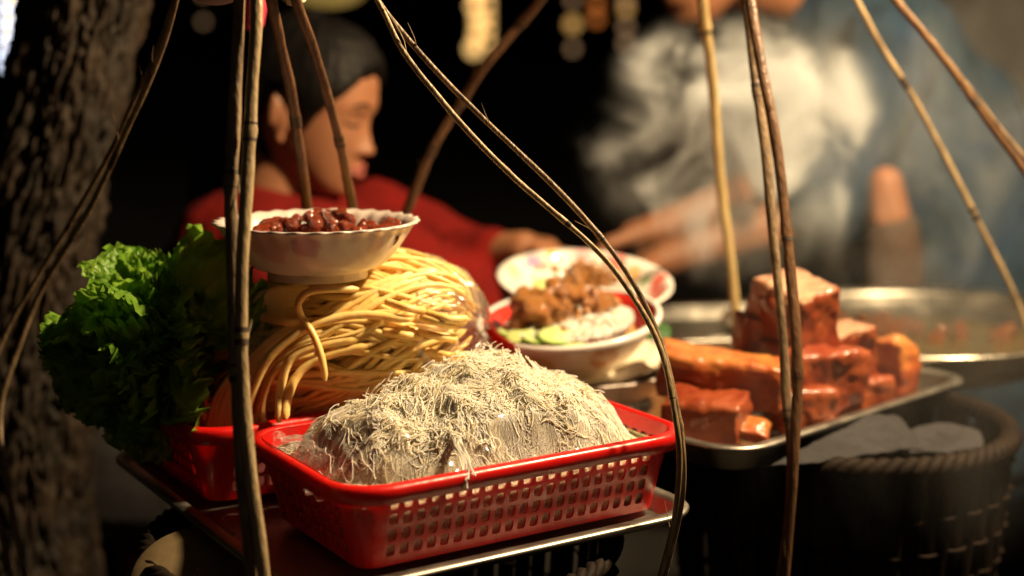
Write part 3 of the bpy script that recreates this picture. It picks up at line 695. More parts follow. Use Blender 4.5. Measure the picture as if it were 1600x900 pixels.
def lumps(parent, name, m, spots, seed=0, sub=3, rough=.25):
    """each spot: (pos, radii); separate lumpy pieces"""
    vs = []
    v, f = ICO[sub]
    for k in range(6):
        d = 1 + rough * fbm(v * 1.7 + 9 * k + seed, 3, seed + k); vs.append(mesh(name, v * d[:, None], f, m))
    for i, (p, r) in enumerate(spots):
        o = link(name, vs[i % 6], parent); o.location = p; o.scale = r; o.rotation_euler = tuple(rng.uniform(0, 6.28, 3))
ch = thing('chilli_paste', 'glossy red chilli paste heaped in the scalloped bowl', 'chilli paste', (cb.x, cb.y, cb.z))
sp = []
for k in range(70):
    x = rng.uniform(-.045, .068); y = rng.uniform(-.045, .04)
    if (x / .074) ** 2 + (y / .062) ** 2 > 1: continue
    hgt = .010 * math.exp(-((x - .0) / .035) ** 2) + .001
    s = rng.uniform(.0035, .0085); sp.append(((x, y, -.008 + hgt * rng.uniform(.5, 1.3)), (s, s * rng.uniform(.6, 1.2), s * rng.uniform(.6, 1.1))))
sp += [((-.002, -.01, .004), (.006, .006, .012)), ((.020, .0, .004), (.009, .008, .011)), ((-.042, -.035, -.004), (.006, .004, .002)), ((-.036, -.04, -.003), (.005, .003, .002))]
lumps(ch, 'chilli_piece', M['chili'], sp, 3)
v, f = lathe([(.072, -.010), (.05, -.007), (.02, -.005), (.0005, -.005)], 60)
v[:, 2] += .0015 * fbm(v * 90, 3, 2); v[:, 0] += 0
o = link('sauce_pool', mesh('sauce_pool', v * np.array([.72, .9, 1]) + np.array([.012, 0, 0]), f, M['chili']), ch)
# bit of rice paste shelf on the left inside the bowl: bare porcelain shows there

# pork tray frame
N3 = np.array([.197, 1.205]); U3 = np.array([.717, .697]); V3 = np.array([-.697, .717]); ZP = .605
def T3(u, v, z): q = N3 + U3 * u + V3 * v; return Vector((q[0], q[1], z))
tray('metal_tray', 'long steel tray holding the braised pork and the noodle bowls', .40, .325, ZP, N3, math.atan2(U3[1], U3[0]), depth=.024, flange=.010, r=.035)
FL = ZP - .022
# lower bowl with paper
lb = Vector((.072, 1.445, 0)); zr = .624
bowl('cream scalloped bowl lined with paper, under the noodle bowl', (lb.x, lb.y, FL), .094, .046, zr - FL, PORC, scal=.014, nsc=26)
pp = thing('paper_liner', 'creased cream paper sheet between the two stacked bowls', 'paper', (lb.x, lb.y, zr))
n1, n2 = 28, 110
rr_, tt_ = np.meshgrid(np.linspace(.002, .099, n1), np.linspace(0, 2 * np.pi, n2, endpoint=False), indexing='ij')
zz = -.020 + .022 * (rr_ / .09) ** 2 + .010 * (rr_ / .09) ** 2 * fbm(np.stack([np.cos(tt_) * 2.5, np.sin(tt_) * 2.5, rr_ * 20], -1), 3, 6)
zz += .016 * np.exp(-((tt_ - 5.75) / .22) ** 2) * (rr_ / .09) ** 2 + .004
link('sheet', mesh('sheet', np.stack([rr_ * np.cos(tt_), rr_ * np.sin(tt_), zz], -1).reshape(-1, 3), grid_faces(n1, n2, True), M['paper']), pp)
# noodle bowl (front)
fb_ = D(889, 499, 1.42); RF = .0905
rotF = (R(8), R(-5), 0)
REDIN = mat('red_glaze', (.68, .035, .02), .22, col2=(.60, .03, .02), vscale=30, coat=.5)
FLW = printed('flowered_melamine', (.74, .60, .44), [((.03, -.075, .03), .016, (.60, .26, .12)), ((-.03, -.075, .03), .014, (.58, .40, .14)), ((.065, -.05, .035), .012, (.55, .25, .10))], .3)
E = Euler(rotF).to_matrix()
hb = .050
base = fb_ - E @ Vector((0, 0, hb))
bowl('white rimmed bowl with red inside, full of noodles and glazed meat', tuple(base), RF, .046, hb, FLW, rotF, inner=REDIN)
# white rim ring of that bowl belongs to it
bwl = [o for o in bpy.data.objects if o.get('label', '').startswith('white rimmed bowl')][0]
v, f = lathe([(RF + .0030, hb - .003), (RF + .0045, hb + .001), (RF + .003, hb + .0042), (RF - .0015, hb + .0040), (RF - .0022, hb - .001)], 96)
link('rim', mesh('rim', v, f, M['white_bowl']), bwl)
def serving(name, label, c, rot, rad, seed, nstr, meatspots, nutn, cukes, depth=.012):
    t = thing(name, label, 'noodles', tuple(c), None, rot)
    r = np.random.default_rng(seed); P = []
    for k in range(nstr):
        x, y = r.normal(size=2) * rad * .55 + np.array([rad * .15, -rad * .05]); a = r.uniform(0, 6.28); kx = r.normal() * 70; pts = []
        for i in range(14):
            q = math.hypot(x, y)
            if q > rad * .72: x *= rad * .72 / q; y *= rad * .72 / q; a += 1.2
            z = -depth + .016 * max(0, 1 - (math.hypot(x, y) / rad) ** 2) + r.normal() * .0004 + (k % 9) * .0005
            pts.append((x, y, z)); a += kx * .0035; x += math.cos(a) * .0038; y += math.sin(a) * .0038
        P.append(pts)
    V, Fq = tubes(P, .0013, 5)
    tag(link('noodle_strands', mesh('noodle_strands', V, Fq, M['rice']), t), kind='stuff')
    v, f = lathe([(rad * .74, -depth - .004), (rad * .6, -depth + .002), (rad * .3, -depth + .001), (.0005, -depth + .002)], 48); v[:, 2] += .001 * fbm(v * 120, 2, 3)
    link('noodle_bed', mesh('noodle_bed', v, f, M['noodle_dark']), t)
    lumps(t, 'meat_piece', M['meat'], meatspots, seed)
    lumps(t, 'peanut', M['peanut'], [((r.normal() * .022 + nutn[1], r.normal() * .014 + nutn[2], .004 + r.uniform(0, .012)), (.0028, .0028, .0040)) for _ in range(nutn[0])], seed + 3, 2, .1)
    for (p, s, ro) in cukes:
        vv_, ff_ = lathe([(.0005, .0016), (s * .9, .0018), (s, .0010), (s, -.0010), (s * .9, -.0018), (.0005, -.0016)], 28)
        fm = [1 if 28 <= i < 112 and (i // 28) in (1, 2, 3) else 0 for i in range(len(ff_))]
        o = link('cucumber_slice', mesh('cucumber_slice', vv_, ff_, [M['cuke'], M['cukeskin']], fm), t); o.location = p; o.rotation_euler = ro
    return t
def heap(r, n, cx, cy, sx, sy, z0, zh, s0, s1):
    out = []
    for _ in range(n):
        a, b = r.normal(size=2) * .5; a = max(-1, min(1, a)); b = max(-1, min(1, b))
        s = r.uniform(s0, s1); out.append(((cx + a * sx, cy + b * sy, z0 + zh * (1 - .6 * (a * a + b * b)) * r.uniform(.55, 1.05)), (s, s * r.uniform(.6, 1.1), s * r.uniform(.5, .9))))
    return out
r5 = np.random.default_rng(15)
ms = heap(r5, 30, -.014, .004, .046, .030, .002, .026, .008, .015)
ms += [((-.03, .0, .018), (.016, .012, .010)), ((.008, .012, .020), (.017, .012, .009)), ((-.012, .02, .026), (.013, .010, .009)), ((.042, .018, .012), (.013, .009, .007)), ((.03, .02, .016), (.010, .008, .008))]
serving('noodle_serving', 'white noodles topped with glazed brown meat and cucumber slices', fb_, rotF, RF, 11, 230, ms, (26, .0, .0),
        [((-.050, -.036, .000), .015, (.25, -.1, 0)), ((-.014, -.050, .001), .020, (.14, .05, .3)), ((-.004, -.054, -.002), .020, (.16, .0, .1)), ((-.060, -.022, -.002), .014, (.2, .2, 1)), ((-.032, -.046, -.002), .017, (.1, .1, 1))])
# rear patterned bowl
rb_ = D(914, 438, 1.57); rotR = (R(11), R(3), 0); RR_ = .0955; hr = .045
PRN = printed('flower_print_melamine', (.82, .78, .72), [
    ((-.052, .055, .036), .011, (.52, .36, .62)), ((-.03, .072, .040), .010, (.80, .70, .30)), ((-.075, .03, .038), .011, (.82, .74, .42)),
    ((.0, .078, .04), .011, (.80, .45, .48)), ((.035, .072, .040), .013, (.75, .25, .22)), ((.060, -.004, .030), .0165, (.72, .10, .09)), ((.078, .02, .036), .013, (.74, .16, .12)), ((.055, .03, .030), .010, (.30, .42, .20)),
    ((-.078, -.01, .036), .009, (.40, .55, .22)), ((-.06, -.02, .028), .012, (.80, .62, .60)), ((.045, .045, .03), .012, (.82, .50, .22))], .22, wall=lambda z: .048 + .0475 * (((z - .006) / .039) ** .87) ** .62)
E2 = Euler(rotR).to_matrix(); base2 = rb_ - E2 @ Vector((0, 0, hr))
bowl('white flower-patterned bowl of chopped meat at the back of the group', tuple(base2), RR_, .048, hr, PRN, rotR)
r6 = np.random.default_rng(25)
serving('meat_serving', 'chopped fried meat with peanuts in the flower-patterned bowl', rb_, rotR, RR_ * .75, 31, 120,
        heap(r6, 64, .000, .008, .038, .024, -.013, .023, .004, .009), (50, -.004, .006), [((-.045, -.02, -.002), .014, (.3, 0, 0))], depth=.024)
# stand of the rear bowl: dark steel tray and an upturned bowl
bt = D(1085, 500, 1.74)
tray('metal_tray', 'dark steel tray behind the pork, left of the big pan', .34, .22, .618, (.045, 1.60), R(9), depth=.020, flange=.010)
bowl('upturned cream bowl hidden under the flower-patterned bowl', (base2.x, base2.y, base2.z - .001), .062, .040, base2.z - .599, M['porcelain'], (R(180), 0, 0))
# spoon
t = thing('soup_spoon', 'red plastic spoon end at the left lip of the noodle bowl', 'spoon')
v, f = tubes([cr([D(800, 520, 1.385), D(772, 510, 1.365), D(756, 498, 1.36), D(748, 488, 1.36)], 14)], np.array([.010, .012, .013, .0125, .012, .011, .010, .009, .008, .007, .006, .005, .004, .002]), 10, flat=.35)
v2, f2 = tubes([cr([D(757, 505, 1.355), D(775, 528, 1.345), D(805, 548, 1.34)], 12)], np.r_[.003, np.full(10, .0075), .003], 10, flat=.4)
mb = MB(); mb.add(v2, f2); link('spoon_body', mb.build('spoon_body', REDIN), t)
# dark leaf by bowls
v, f = sheet([[(1000, 512, 1.47), (1020, 503, 1.47), (1045, 508, 1.47)], [(1003, 522, 1.45), (1022, 516, 1.45), (1048, 520, 1.45)], [(1010, 532, 1.44), (1025, 530, 1.44), (1046, 530, 1.44)]], .001, 20, 3, 14, 10)
tag(link('banana_leaf', mesh('banana_leaf', v, f, M['leafgreen'])), 'scrap of dark green leaf right of the noodle bowl', 'leaf')

# ------------------------------------------------------------------ pork
def chunk(label, c, half, rot, seed, fat=None, top='cut', sub=.0028, amp=.0035, extra=()):
    pr = [('b', (0, 0, 0), half, (0, 0, 0))] + list(extra)
    me = remesh(pr, sub, [M['pork'], M[top], M['fat']], 24, lambda co: .8 * amp * fbm(co * 30 + seed * 7, 4, seed) + .0010 * fbm(co * 160, 2, seed + 3))
    nv_ = len(me.vertices); co = np.empty(nv_ * 3, np.float32); me.vertices.foreach_get('co', co); co = co.reshape(-1, 3).astype(float)
    co += np.stack([fbm(co * 16 + seed * 3 + 40 * k, 2, seed + k) for k in range(3)], -1) * .0065; me.vertices.foreach_set('co', co.ravel().astype(np.float32)); me.update()
    n = len(me.polygons); ce = np.empty(n * 3, np.float32); me.polygons.foreach_get('center', ce); ce = ce.reshape(-1, 3)
    no = np.empty(n * 3, np.float32); me.polygons.foreach_get('normal', no); no = no.reshape(-1, 3)
    mi = np.zeros(n, np.int32); h = ce[:, 2] / half[2] + .10 * fbm(ce * 60, 2, seed)
    if fat is not None: mi[h > fat] = 2
    else: mi[(h > .80) & (no[:, 2] > .2)] = 1
    me.polygons.foreach_set('material_index', mi)
    o = link('pork_chunk', me); o.location = c; o.rotation_euler = (Matrix.Rotation(rot[0], 3, 'X') @ Matrix.Rotation(rot[1], 3, 'Y') @ Matrix.Rotation(rot[2], 3, 'Z')).to_euler()
    return tag(o, label, 'pork', 'braised pork pieces on the steel tray')
Z0 = FL + .004
def cz(px, py, y): return D(px, py, y)
c = cz(1240, 497, 1.385)
chunk('tall pork block with a flat glistening cut top, highest of the pile', c, (.031, .036, .041), (R(13), R(0), R(33)), 1, extra=[('e', (-.03, -.01, .012), (.014, .022, .02))])
chunk('small round red pork lump at the left of the tall block', cz(1168, 515, 1.39), (.014, .018, .022), (R(5), R(12), R(10)), 2, fat=3, amp=.006, extra=[('e', (.018, 0, -.004), (.022, .02, .02))])
chunk('long pork slab with an orange fat top, left of the straps', cz(1130, 588, 1.335), (.060, .024, .025), (R(6), R(4), R(-12)), 3, fat=.42, amp=.003)
chunk('dark wide pork piece lowest at the front of the tray', cz(1105, 655, 1.285), (.038, .028, .022), (R(3), R(0), R(-20)), 4, fat=3, top='pork', amp=.006)
chunk('curled pork end with a shiny red edge at the tray front', cz(1165, 668, 1.275), (.022, .016, .010), (R(20), R(14), R(-15)), 5, fat=.3, amp=.006, extra=[('e', (.006, .0, .004), (.015, .014, .012))])
chunk('dark pork piece under the tall block', cz(1262, 590, 1.37), (.045, .034, .032), (0, R(5), R(25)), 6, fat=3, top='pork', amp=.006)
chunk('pork piece with crumbly top between the block and the pan', cz(1312, 560, 1.43), (.028, .028, .034), (R(4), R(-6), R(30)), 7, amp=.006)
chunk('amber pork end piece standing nearest the tray\'s right corner', cz(1392, 578, 1.455), (.017, .022, .032), (R(-4), R(4), R(35)), 8, fat=.15, amp=.005, extra=[('e', (0, 0, .028), (.015, .018, .012))])
chunk('dark low pork piece in front of the right end pieces', cz(1335, 618, 1.41), (.036, .024, .020), (0, 0, R(30)), 9, fat=3, top='pork', amp=.006)
chunk('low pork piece behind the front straps', cz(1250, 640, 1.335), (.030, .024, .020), (0, 0, R(15)), 10, fat=3, top='pork', amp=.006)
# juice in the tray
P, N = rrect(.40 - .024, .325 - .024, .03, 6)
q = np.column_stack([P + .012, np.full(len(P), FL + .0015)]); q = np.array([list(T3(x, y, z)) for x, y, z in q])
tag(link('meat_juice', mesh('meat_juice', q, [tuple(range(len(q)))], mat('meat_juice', (.16, .07, .025), .1, bump=.002, bscale=60), smooth=False)), 'thin brown juice pooled in the pork tray', 'juice')

# ------------------------------------------------------------------ steel pan
pc = D(1425, 497, 1.76); RP = .232
zb = .560
pan = thing('cooking_pan', 'wide spun-metal pan of broth behind the pork tray', 'pan', (pc.x, pc.y, zb), None, (R(0), R(-1.5), 0))
hp = pc.z - zb
prof = [(0.001, .0), (.15, 0), (.175, .010), (RP - .020, hp - .020), (RP - .008, hp - .012), (RP + .004, hp - .004), (RP + .006, hp), (RP + .002, hp + .002), (RP - .004, hp - .001), (RP - .010, hp - .006), (RP - .012, hp - .011), (RP - .018, hp - .013), (RP - .020, hp - .019), (RP - .026, hp - .021), (RP - .032, hp - .030), (RP - .045, .020), (.14, .006), (.001, .005)]
v, f = lathe(prof, 128); link('pan_body', mesh('pan_body', v, f, M['pan']), pan)
br = thing('broth', 'oily greenish-brown broth in the wide pan', 'broth', (pc.x, pc.y, pc.z - .032), None, (0, R(-1.0), 0))
nr, na = 60, 120
rr_, aa = np.meshgrid(np.linspace(.001, RP - .034, nr), np.linspace(0, 2 * np.pi, na, endpoint=False), indexing='ij')
x, y = rr_ * np.cos(aa), rr_ * np.sin(aa)
z = .0012 * fbm(np.stack([x * 40, y * 40, x * 0], -1), 3, 12)
link('surface', mesh('surface', np.stack([x, y, z], -1).reshape(-1, 3), grid_faces(nr, na, True), M['broth']), br)
fl = thing('simmering_meat', 'orange scraps of meat floating in the pan of broth', 'meat', (pc.x, pc.y, pc.z - .03))
sp = []
for (px, py, n) in ((1345, 512, 10), (1378, 525, 9), (1580, 530, 6), (1430, 520, 6), (1500, 525, 4), (1330, 530, 5), (1400, 500, 4)):
    c = Z(px, py, pc.z - .028)
    for _ in range(n):
        s = rng.uniform(.006, .014); sp.append(((c.x - pc.x + rng.normal() * .012, c.y - pc.y + rng.normal() * .02, rng.uniform(-.003, .006)), (s * 1.3, s, s * .5)))
lumps(fl, 'meat_scrap', mat('simmered_meat', (.28, .11, .04), .3, col2=(.18, .06, .022), vscale=60, coat=.5, bump=.002, bscale=150), sp, 44)

# cloths on the wicker rim
def cloth(label, pts, seed, m=None, amp=.003):
    v, f = sheet(pts, amp, 30, seed, 50, 34); n = len(v)
    me = mesh('cloth', v, f, m or M['cloth']); o = link('folded_cloth', me)
    md = o.modifiers.new('t', 'SOLIDIFY'); md.thickness = .002
    return tag(o, label, 'cloth')
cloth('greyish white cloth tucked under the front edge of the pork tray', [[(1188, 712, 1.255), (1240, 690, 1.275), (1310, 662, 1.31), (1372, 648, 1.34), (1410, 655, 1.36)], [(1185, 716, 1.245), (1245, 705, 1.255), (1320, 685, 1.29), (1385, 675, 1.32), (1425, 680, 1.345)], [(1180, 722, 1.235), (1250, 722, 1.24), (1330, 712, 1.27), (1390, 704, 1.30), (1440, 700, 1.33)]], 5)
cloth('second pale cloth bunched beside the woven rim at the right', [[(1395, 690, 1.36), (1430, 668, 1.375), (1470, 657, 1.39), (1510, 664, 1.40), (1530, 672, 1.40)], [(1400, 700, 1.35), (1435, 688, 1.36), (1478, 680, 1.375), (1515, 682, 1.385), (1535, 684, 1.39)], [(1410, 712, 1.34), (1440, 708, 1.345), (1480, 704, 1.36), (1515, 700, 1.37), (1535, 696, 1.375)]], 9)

# cream dish lower left
v, f = lathe([(.052, -.004), (.054, 0), (.048, .008), (.034, .015), (.016, .019), (.0005, .020)], 64)
o = link('upturned_dish', mesh('upturned_dish', v, f, M['cream'])); q = D(312, 915, 1.03); o.location = q; o.rotation_euler = (R(32), R(6), 0); o.scale = (1.05, 1.05, 1)
tag(o, 'smooth cream upturned dish in the shadow at the lower left', 'dish')

# ------------------------------------------------------------------ lettuce
LT = thing('lettuce_bunch', 'frilly green lettuce bunch left of the yellow noodles', 'lettuce', tuple(D(212, 560, 1.16)))
def leaf(L, Wd, ruf, seed, curl):
    nu, nv = 20, 56
    u, v = np.meshgrid(np.linspace(0, 1, nu), np.linspace(-1, 1, nv), indexing='ij')
    wid = Wd * (np.sin(np.clip(u, 0, 1) * 2.1) ** .7) * (.25 + .75 * u)
    ed = np.clip(np.maximum(np.abs(v), (u - .35) / .65), 0, 1) ** 3
    x = wid * v; y = L * u * (1 - .28 * np.abs(v) ** 2.2)
    ang = np.arctan2(v * 1.2, 1.25 - u)
    r1 = np.sin(ang * 13 + seed + fbm(np.stack([u * 4, v * 4, u * 0 + seed], -1), 2, seed) * 3.0)
    r2 = np.sin(ang * 31 + seed * 2 + u * 9 + fbm(np.stack([u * 9, v * 9, u * 0 + seed], -1), 2, seed + 4) * 4)
    z = curl * L * (u ** 1.8) + ed * ruf * (r1 * .7 + r2 * .45) + .004 * fbm(np.stack([x * 80, y * 80, x * 0 + seed], -1), 3, seed + 8) - .12 * L * (1 - v * v) * .3
    y = y + ed * ruf * r2 * .6; x = x + ed * ruf * r1 * .5
    return mesh('leaf', np.stack([x, y, z], -1).reshape(-1, 3), grid_faces(nu, nv), M['lettuce'])
lm = [leaf(.085 * s, .05 * w_, .0085, k * 3 + 1, c_) for k, (s, w_, c_) in enumerate([(1, 1, .25), (.9, 1.1, -.2), (1.05, .9, .5), (.8, 1, -.5), (.95, 1.2, .1), (.75, .9, .35), (1, 1.1, -.35)])]
rl = np.random.default_rng(33)
lc = D(212, 560, 1.16)
def put_leaf(tip, base, k, roll, sc=1.0):
    d = tip - base; y = d.normalized(); x = y.cross(Vector((0, -1, .35))).normalized(); z = x.cross(y)
    m4 = Matrix((x, y, z)).transposed().to_4x4(); m4 = m4 @ Matrix.Rotation(roll, 4, 'Y')
    o = link('leaf', lm[k % 7], LT); s = d.length / .085 * sc
    o.matrix_local = Matrix.Translation(base - lc) @ m4 @ Matrix.Diagonal((s, s, s, 1))
tips = []
outline = [(150, 440), (130, 470), (205, 412), (238, 392), (262, 408), (300, 430), (340, 425), (345, 470), (90, 500), (70, 560), (85, 610), (120, 655), (175, 690), (215, 712), (258, 690), (300, 660), (335, 640), (345, 590), (300, 520), (180, 420), (225, 400), (110, 540), (330, 560)]
for i, (px, py) in enumerate(outline):
    c0 = (215 + (px - 215) * .25 + rl.normal() * 12, 555 + (py - 555) * .25 + rl.normal() * 12)
    put_leaf(D(px, py, 1.17 + rl.normal() * .02), D(c0[0], c0[1], 1.19), i, rl.normal() * .5)
for i in range(46):
    a = rl.uniform(0, 6.28); q = rl.uniform(.1, .75)
    px = 212 + math.cos(a) * 125 * q; py = 560 + math.sin(a) * 140 * q
    y = 1.12 + .05 * q
    put_leaf(D(px, py, y - .02 + rl.normal() * .008), D(212 + (px - 212) * .35 + rl.normal() * 14, 560 + (py - 560) * .35 + 20, 1.18), i, rl.normal() * .9, .95)

# ------------------------------------------------------------------ people
HZ = [.115, .108, .098, .080, .060, .040, .020, .0, -.030, -.050, -.070, -.090, -.104, -.112, -.117]
HF = [-.005, .030, .050, .068, .077, .081, .082, .078, .076, .076, .074, .070, .064, .048, .030]
HB = [-.012, -.045, -.066, -.085, -.095, -.099, -.100, -.098, -.088, -.074, -.050, -.015, .008, .014, .024]
HW = [.004, .034, .050, .065, .073, .076, .076, .073, .068, .063, .056, .046, .034, .022, .005]
def head_grid(nz=64, nf=96):
    z = np.interp(np.linspace(0, 1, nz), np.linspace(0, 1, 15), HZ); zi = np.linspace(0, 14, nz)
    k = np.ones(5) / 5; sm = lambda a: np.convolve(np.pad(np.interp(zi, np.arange(15), a), 2, 'edge'), k, 'valid')
    f, b, w = sm(HF), sm(HB), sm(HW); ph = np.linspace(-np.pi, np.pi, nf, endpoint=False)
    Zg, Ph = np.meshgrid(z, ph, indexing='ij'); f, b, w = f[:, None], b[:, None], w[:, None]
    c, sn = np.cos(Ph), np.sin(Ph); ex = .86
    X = (f + b) / 2 + (f - b) / 2 * np.sign(c) * np.abs(c) ** ex; Y = w * np.sign(sn) * np.abs(sn) ** ex
    return X, Y, Zg, Ph
def head_shape(X, Y, Zg, Ph):
    g = lambda v, m_, s_: np.exp(-((v - m_) / s_) ** 2); fr = np.clip(np.cos(Ph), 0, 1) ** 2
    ns = np.interp(-Zg, [-.012, 0.0, .015, .030, .038, .044, .050], [0, .002, .009, .017, .0215, .017, 0])
    d = ns * g(Y, 0, np.interp(-Zg, [0, .03, .044], [.008, .011, .014])) + .007 * (g(Y, .012, .007) + g(Y, -.012, .007)) * g(Zg, -.040, .007)
    d += .0085 * g(Y, 0, .019) * (g(Zg, -.0605, .0055) + g(Zg, -.0735, .0065)) + .006 * g(Y, 0, .018) * g(Zg, -.102, .010) - .003 * g(Y, 0, .02) * g(Zg, -.086, .006)
    d += .004 * g(Zg, .020, .009) * (g(Y, .03, .02) + g(Y, -.03, .02)) - .007 * g(Zg, .002, .011) * (g(Y, .031, .014) + g(Y, -.031, .014)) + .005 * g(Zg, -.001, .007) * (g(Y, .031, .010) + g(Y, -.031, .010))
    d += .004 * g(Zg, -.032, .018) * (g(Y, .042, .016) + g(Y, -.042, .016))
    return X + d * fr, Y
def tmap(T, V): return np.array([list(T @ Vector(v)) for v in V])
def head_prims(T, s=1.0, ear=True):
    """head looking along local +x; T maps local -> world. returns remesh primitives"""
    X, Y, Zg, Ph = head_grid(); X, Y = head_shape(X, Y, Zg, Ph)
    n = X.shape; V = np.stack([X, Y, Zg], -1).reshape(-1, 3) * s
    Fc = [tuple(q) for q in grid_faces(n[0], n[1], True)] + [tuple(range(n[1]))[::-1], tuple(range((n[0] - 1) * n[1], n[0] * n[1]))]
    def e(c, r): return ('e', tuple(T @ Vector([x * s for x in c])), tuple(x * s for x in r), T.to_euler()[:])
    L = [('m', tmap(T, V), Fc)]
    if ear:
        for sy in (1, -1): L += [e((-.016, sy * .079, -.010), (.016, .008, .029)), e((-.025, sy * .087, -.002), (.007, .006, .024)), e((-.012, sy * .080, -.038), (.008, .006, .009))]
    return L
def hand_prims(w, dirn, palm_n, s=1.0, curl=.5, thumb=1):
    """w wrist, dirn towards fingers, palm_n palm normal"""
    w = Vector(w); d = Vector(dirn).normalized(); n = Vector(palm_n); n = (n - d * n.dot(d)).normalized(); x = d.cross(n)
    pr = [('c', tuple(w), tuple(w + d * .03 * s), .024 * s, .026 * s)]
    L = [.070, .080, .076, .060]
    for i in range(4):
        o = (i - 1.5) * .0195 * s
        k0 = w + d * (.085 - .004 * abs(i - 1.3)) * s + x * o
        pr.append(('c', tuple(w + d * .02 * s + x * o * .7), tuple(k0), .0135 * s, .0115 * s))
        a = curl * (.7 + .12 * i); p = k0; an = 0
        for j, fr in enumerate((.45, .32, .23)):
            an += a; q = p + (d * math.cos(an) + n * math.sin(an)) * L[i] * fr * s
            pr.append(('c', tuple(p), tuple(q), (.0098 - .0012 * j) * s, (.0088 - .0012 * j) * s)); p = q
    b = w + d * .025 * s + x * thumb * .024 * s
    k = b + (d * .6 + x * thumb * .7 + n * .35) * .042 * s; k2 = k + (d * .9 + x * thumb * .1 + n * .5) * .030 * s; k3 = k2 + (d * .85 - x * thumb * .15 + n * .4) * .022 * s
    pr += [('c', tuple(b), tuple(k), .015 * s, .0115 * s), ('c', tuple(k), tuple(k2), .011 * s, .0095 * s), ('c', tuple(k2), tuple(k3), .0095 * s, .008 * s)]
    return pr

# --- woman in red
YW = 1.80
wo = thing('person', 'woman with dark hair and red shirt looking down, seated behind the noodles', 'person', (D(430, 400, YW).x, YW, 0))
HS = .90; ho = D(493, 172, YW)
TH = Matrix.Translation(ho) @ (Matrix.Rotation(R(-15), 4, 'Z') @ Matrix.Rotation(R(12), 4, 'Y'))
class Tm:
    def __init__(s, m): s.m = m
    def __matmul__(s, v): return s.m @ v
    def to_euler(s): return s.m.to_euler()
hp_ = head_prims(Tm(TH), HS)
def wp(px, py, y=YW): return tuple(D(px, py, y))
neck = [('c', tuple(TH @ Vector((-.03, 0, -.06))), wp(418, 345, YW + .01), .046, .052)]
sh_n = wp(405, 425, YW - .13); sh_f = wp(470, 400, YW + .16)
el_f = wp(690, 415, YW + .10); wr_f = wp(818, 392, YW + .0)
el_n = wp(600, 560, YW - .10); wr_n = wp(740, 520, YW - .02)
torso = [('c', wp(400, 420), wp(360, 750), .105, .13), ('c', wp(360, 750), wp(330, 1000), .13, .15), ('c', sh_n, sh_f, .055, .055)]
arms = [('c', sh_n, el_n, .048, .038), ('c', el_n, wr_n, .036, .026), ('c', sh_f, el_f, .050, .040), ('c', el_f, wr_f, .038, .026)]
hands = hand_prims(wr_f, (1, -.2, -.12), (0, -.2, -1), .9, .45, -1) + hand_prims(wr_n, (1, .1, -.2), (0, .1, -1), .9, .5, 1)
legs = [('c', (-.52, 1.72, .42), (-.10, 1.72, .40), .08, .065), ('c', (-.10, 1.72, .40), (-.12, 1.72, .06), .055, .04), ('c', (-.52, 1.92, .42), (-.10, 1.92, .40), .08, .065), ('c', (-.10, 1.92, .40), (-.12, 1.92, .06), .055, .04),
        ('c', (-.12, 1.72, .045), (.04, 1.72, .035), .04, .03), ('c', (-.12, 1.92, .045), (.04, 1.92, .035), .04, .03), ('e', (-.52, 1.82, .42), (.15, .16, .12))]
lo = Vector(wo.location)
def attach(me, name, parent, label=None):
    o = link(name, me, parent)
    me.transform(Matrix.Translation(-Vector(parent.location)))
    if label: o['label'] = label
    return o
attach(remesh(hp_ + neck + torso + arms + hands + legs, .0034, M['skin'], 5), 'body', wo)
# eyes and lashes, brows, lips
lipm = mat('lips', (.36, .10, .075), .4)
def face_line(pts, r, name, m):
    """thin line laid on the face along (y, z) points"""
    Q = []
    X, Y, Zg, Ph = head_grid(120, 200); X, Y = head_shape(X, Y, Zg, Ph); ok = np.cos(Ph) > 0
    Pf = np.stack([X, Y, Zg], -1)[ok]
    for (y, z) in pts:
        q = Pf[np.argmin((Pf[:, 1] - y) ** 2 + (Pf[:, 2] - z) ** 2)]; Q.append(TH @ (Vector((q[0] + .0006, y, z)) * HS))
    v, f = tubes([cr(Q, 12)], r, 6); attach(mesh(name, v, f, m), name, wo)
for sy in (-1, 1):
    face_line([(sy * .018, -.002), (sy * .028, -.0055), (sy * .039, -.004), (sy * .047, .000)], np.r_[.0006, np.full(10, .0013), .0005], 'eyelashes', M['hair'])
    face_line([(sy * .014, .022), (sy * .028, .027), (sy * .044, .022)], np.r_[.0008, np.full(10, .0018), .0006], 'eyebrow', M['hair'])
face_line([(-.020, -.067), (-.010, -.062), (0, -.0635), (.010, -.062), (.020, -.067)], np.r_[.001, np.full(10, .0035), .001], 'lip', lipm)
face_line([(-.018, -.0685), (-.009, -.0735), (0, -.0745), (.009, -.0735), (.018, -.0685)], np.r_[.001, np.full(10, .0042), .001], 'lip', lipm)
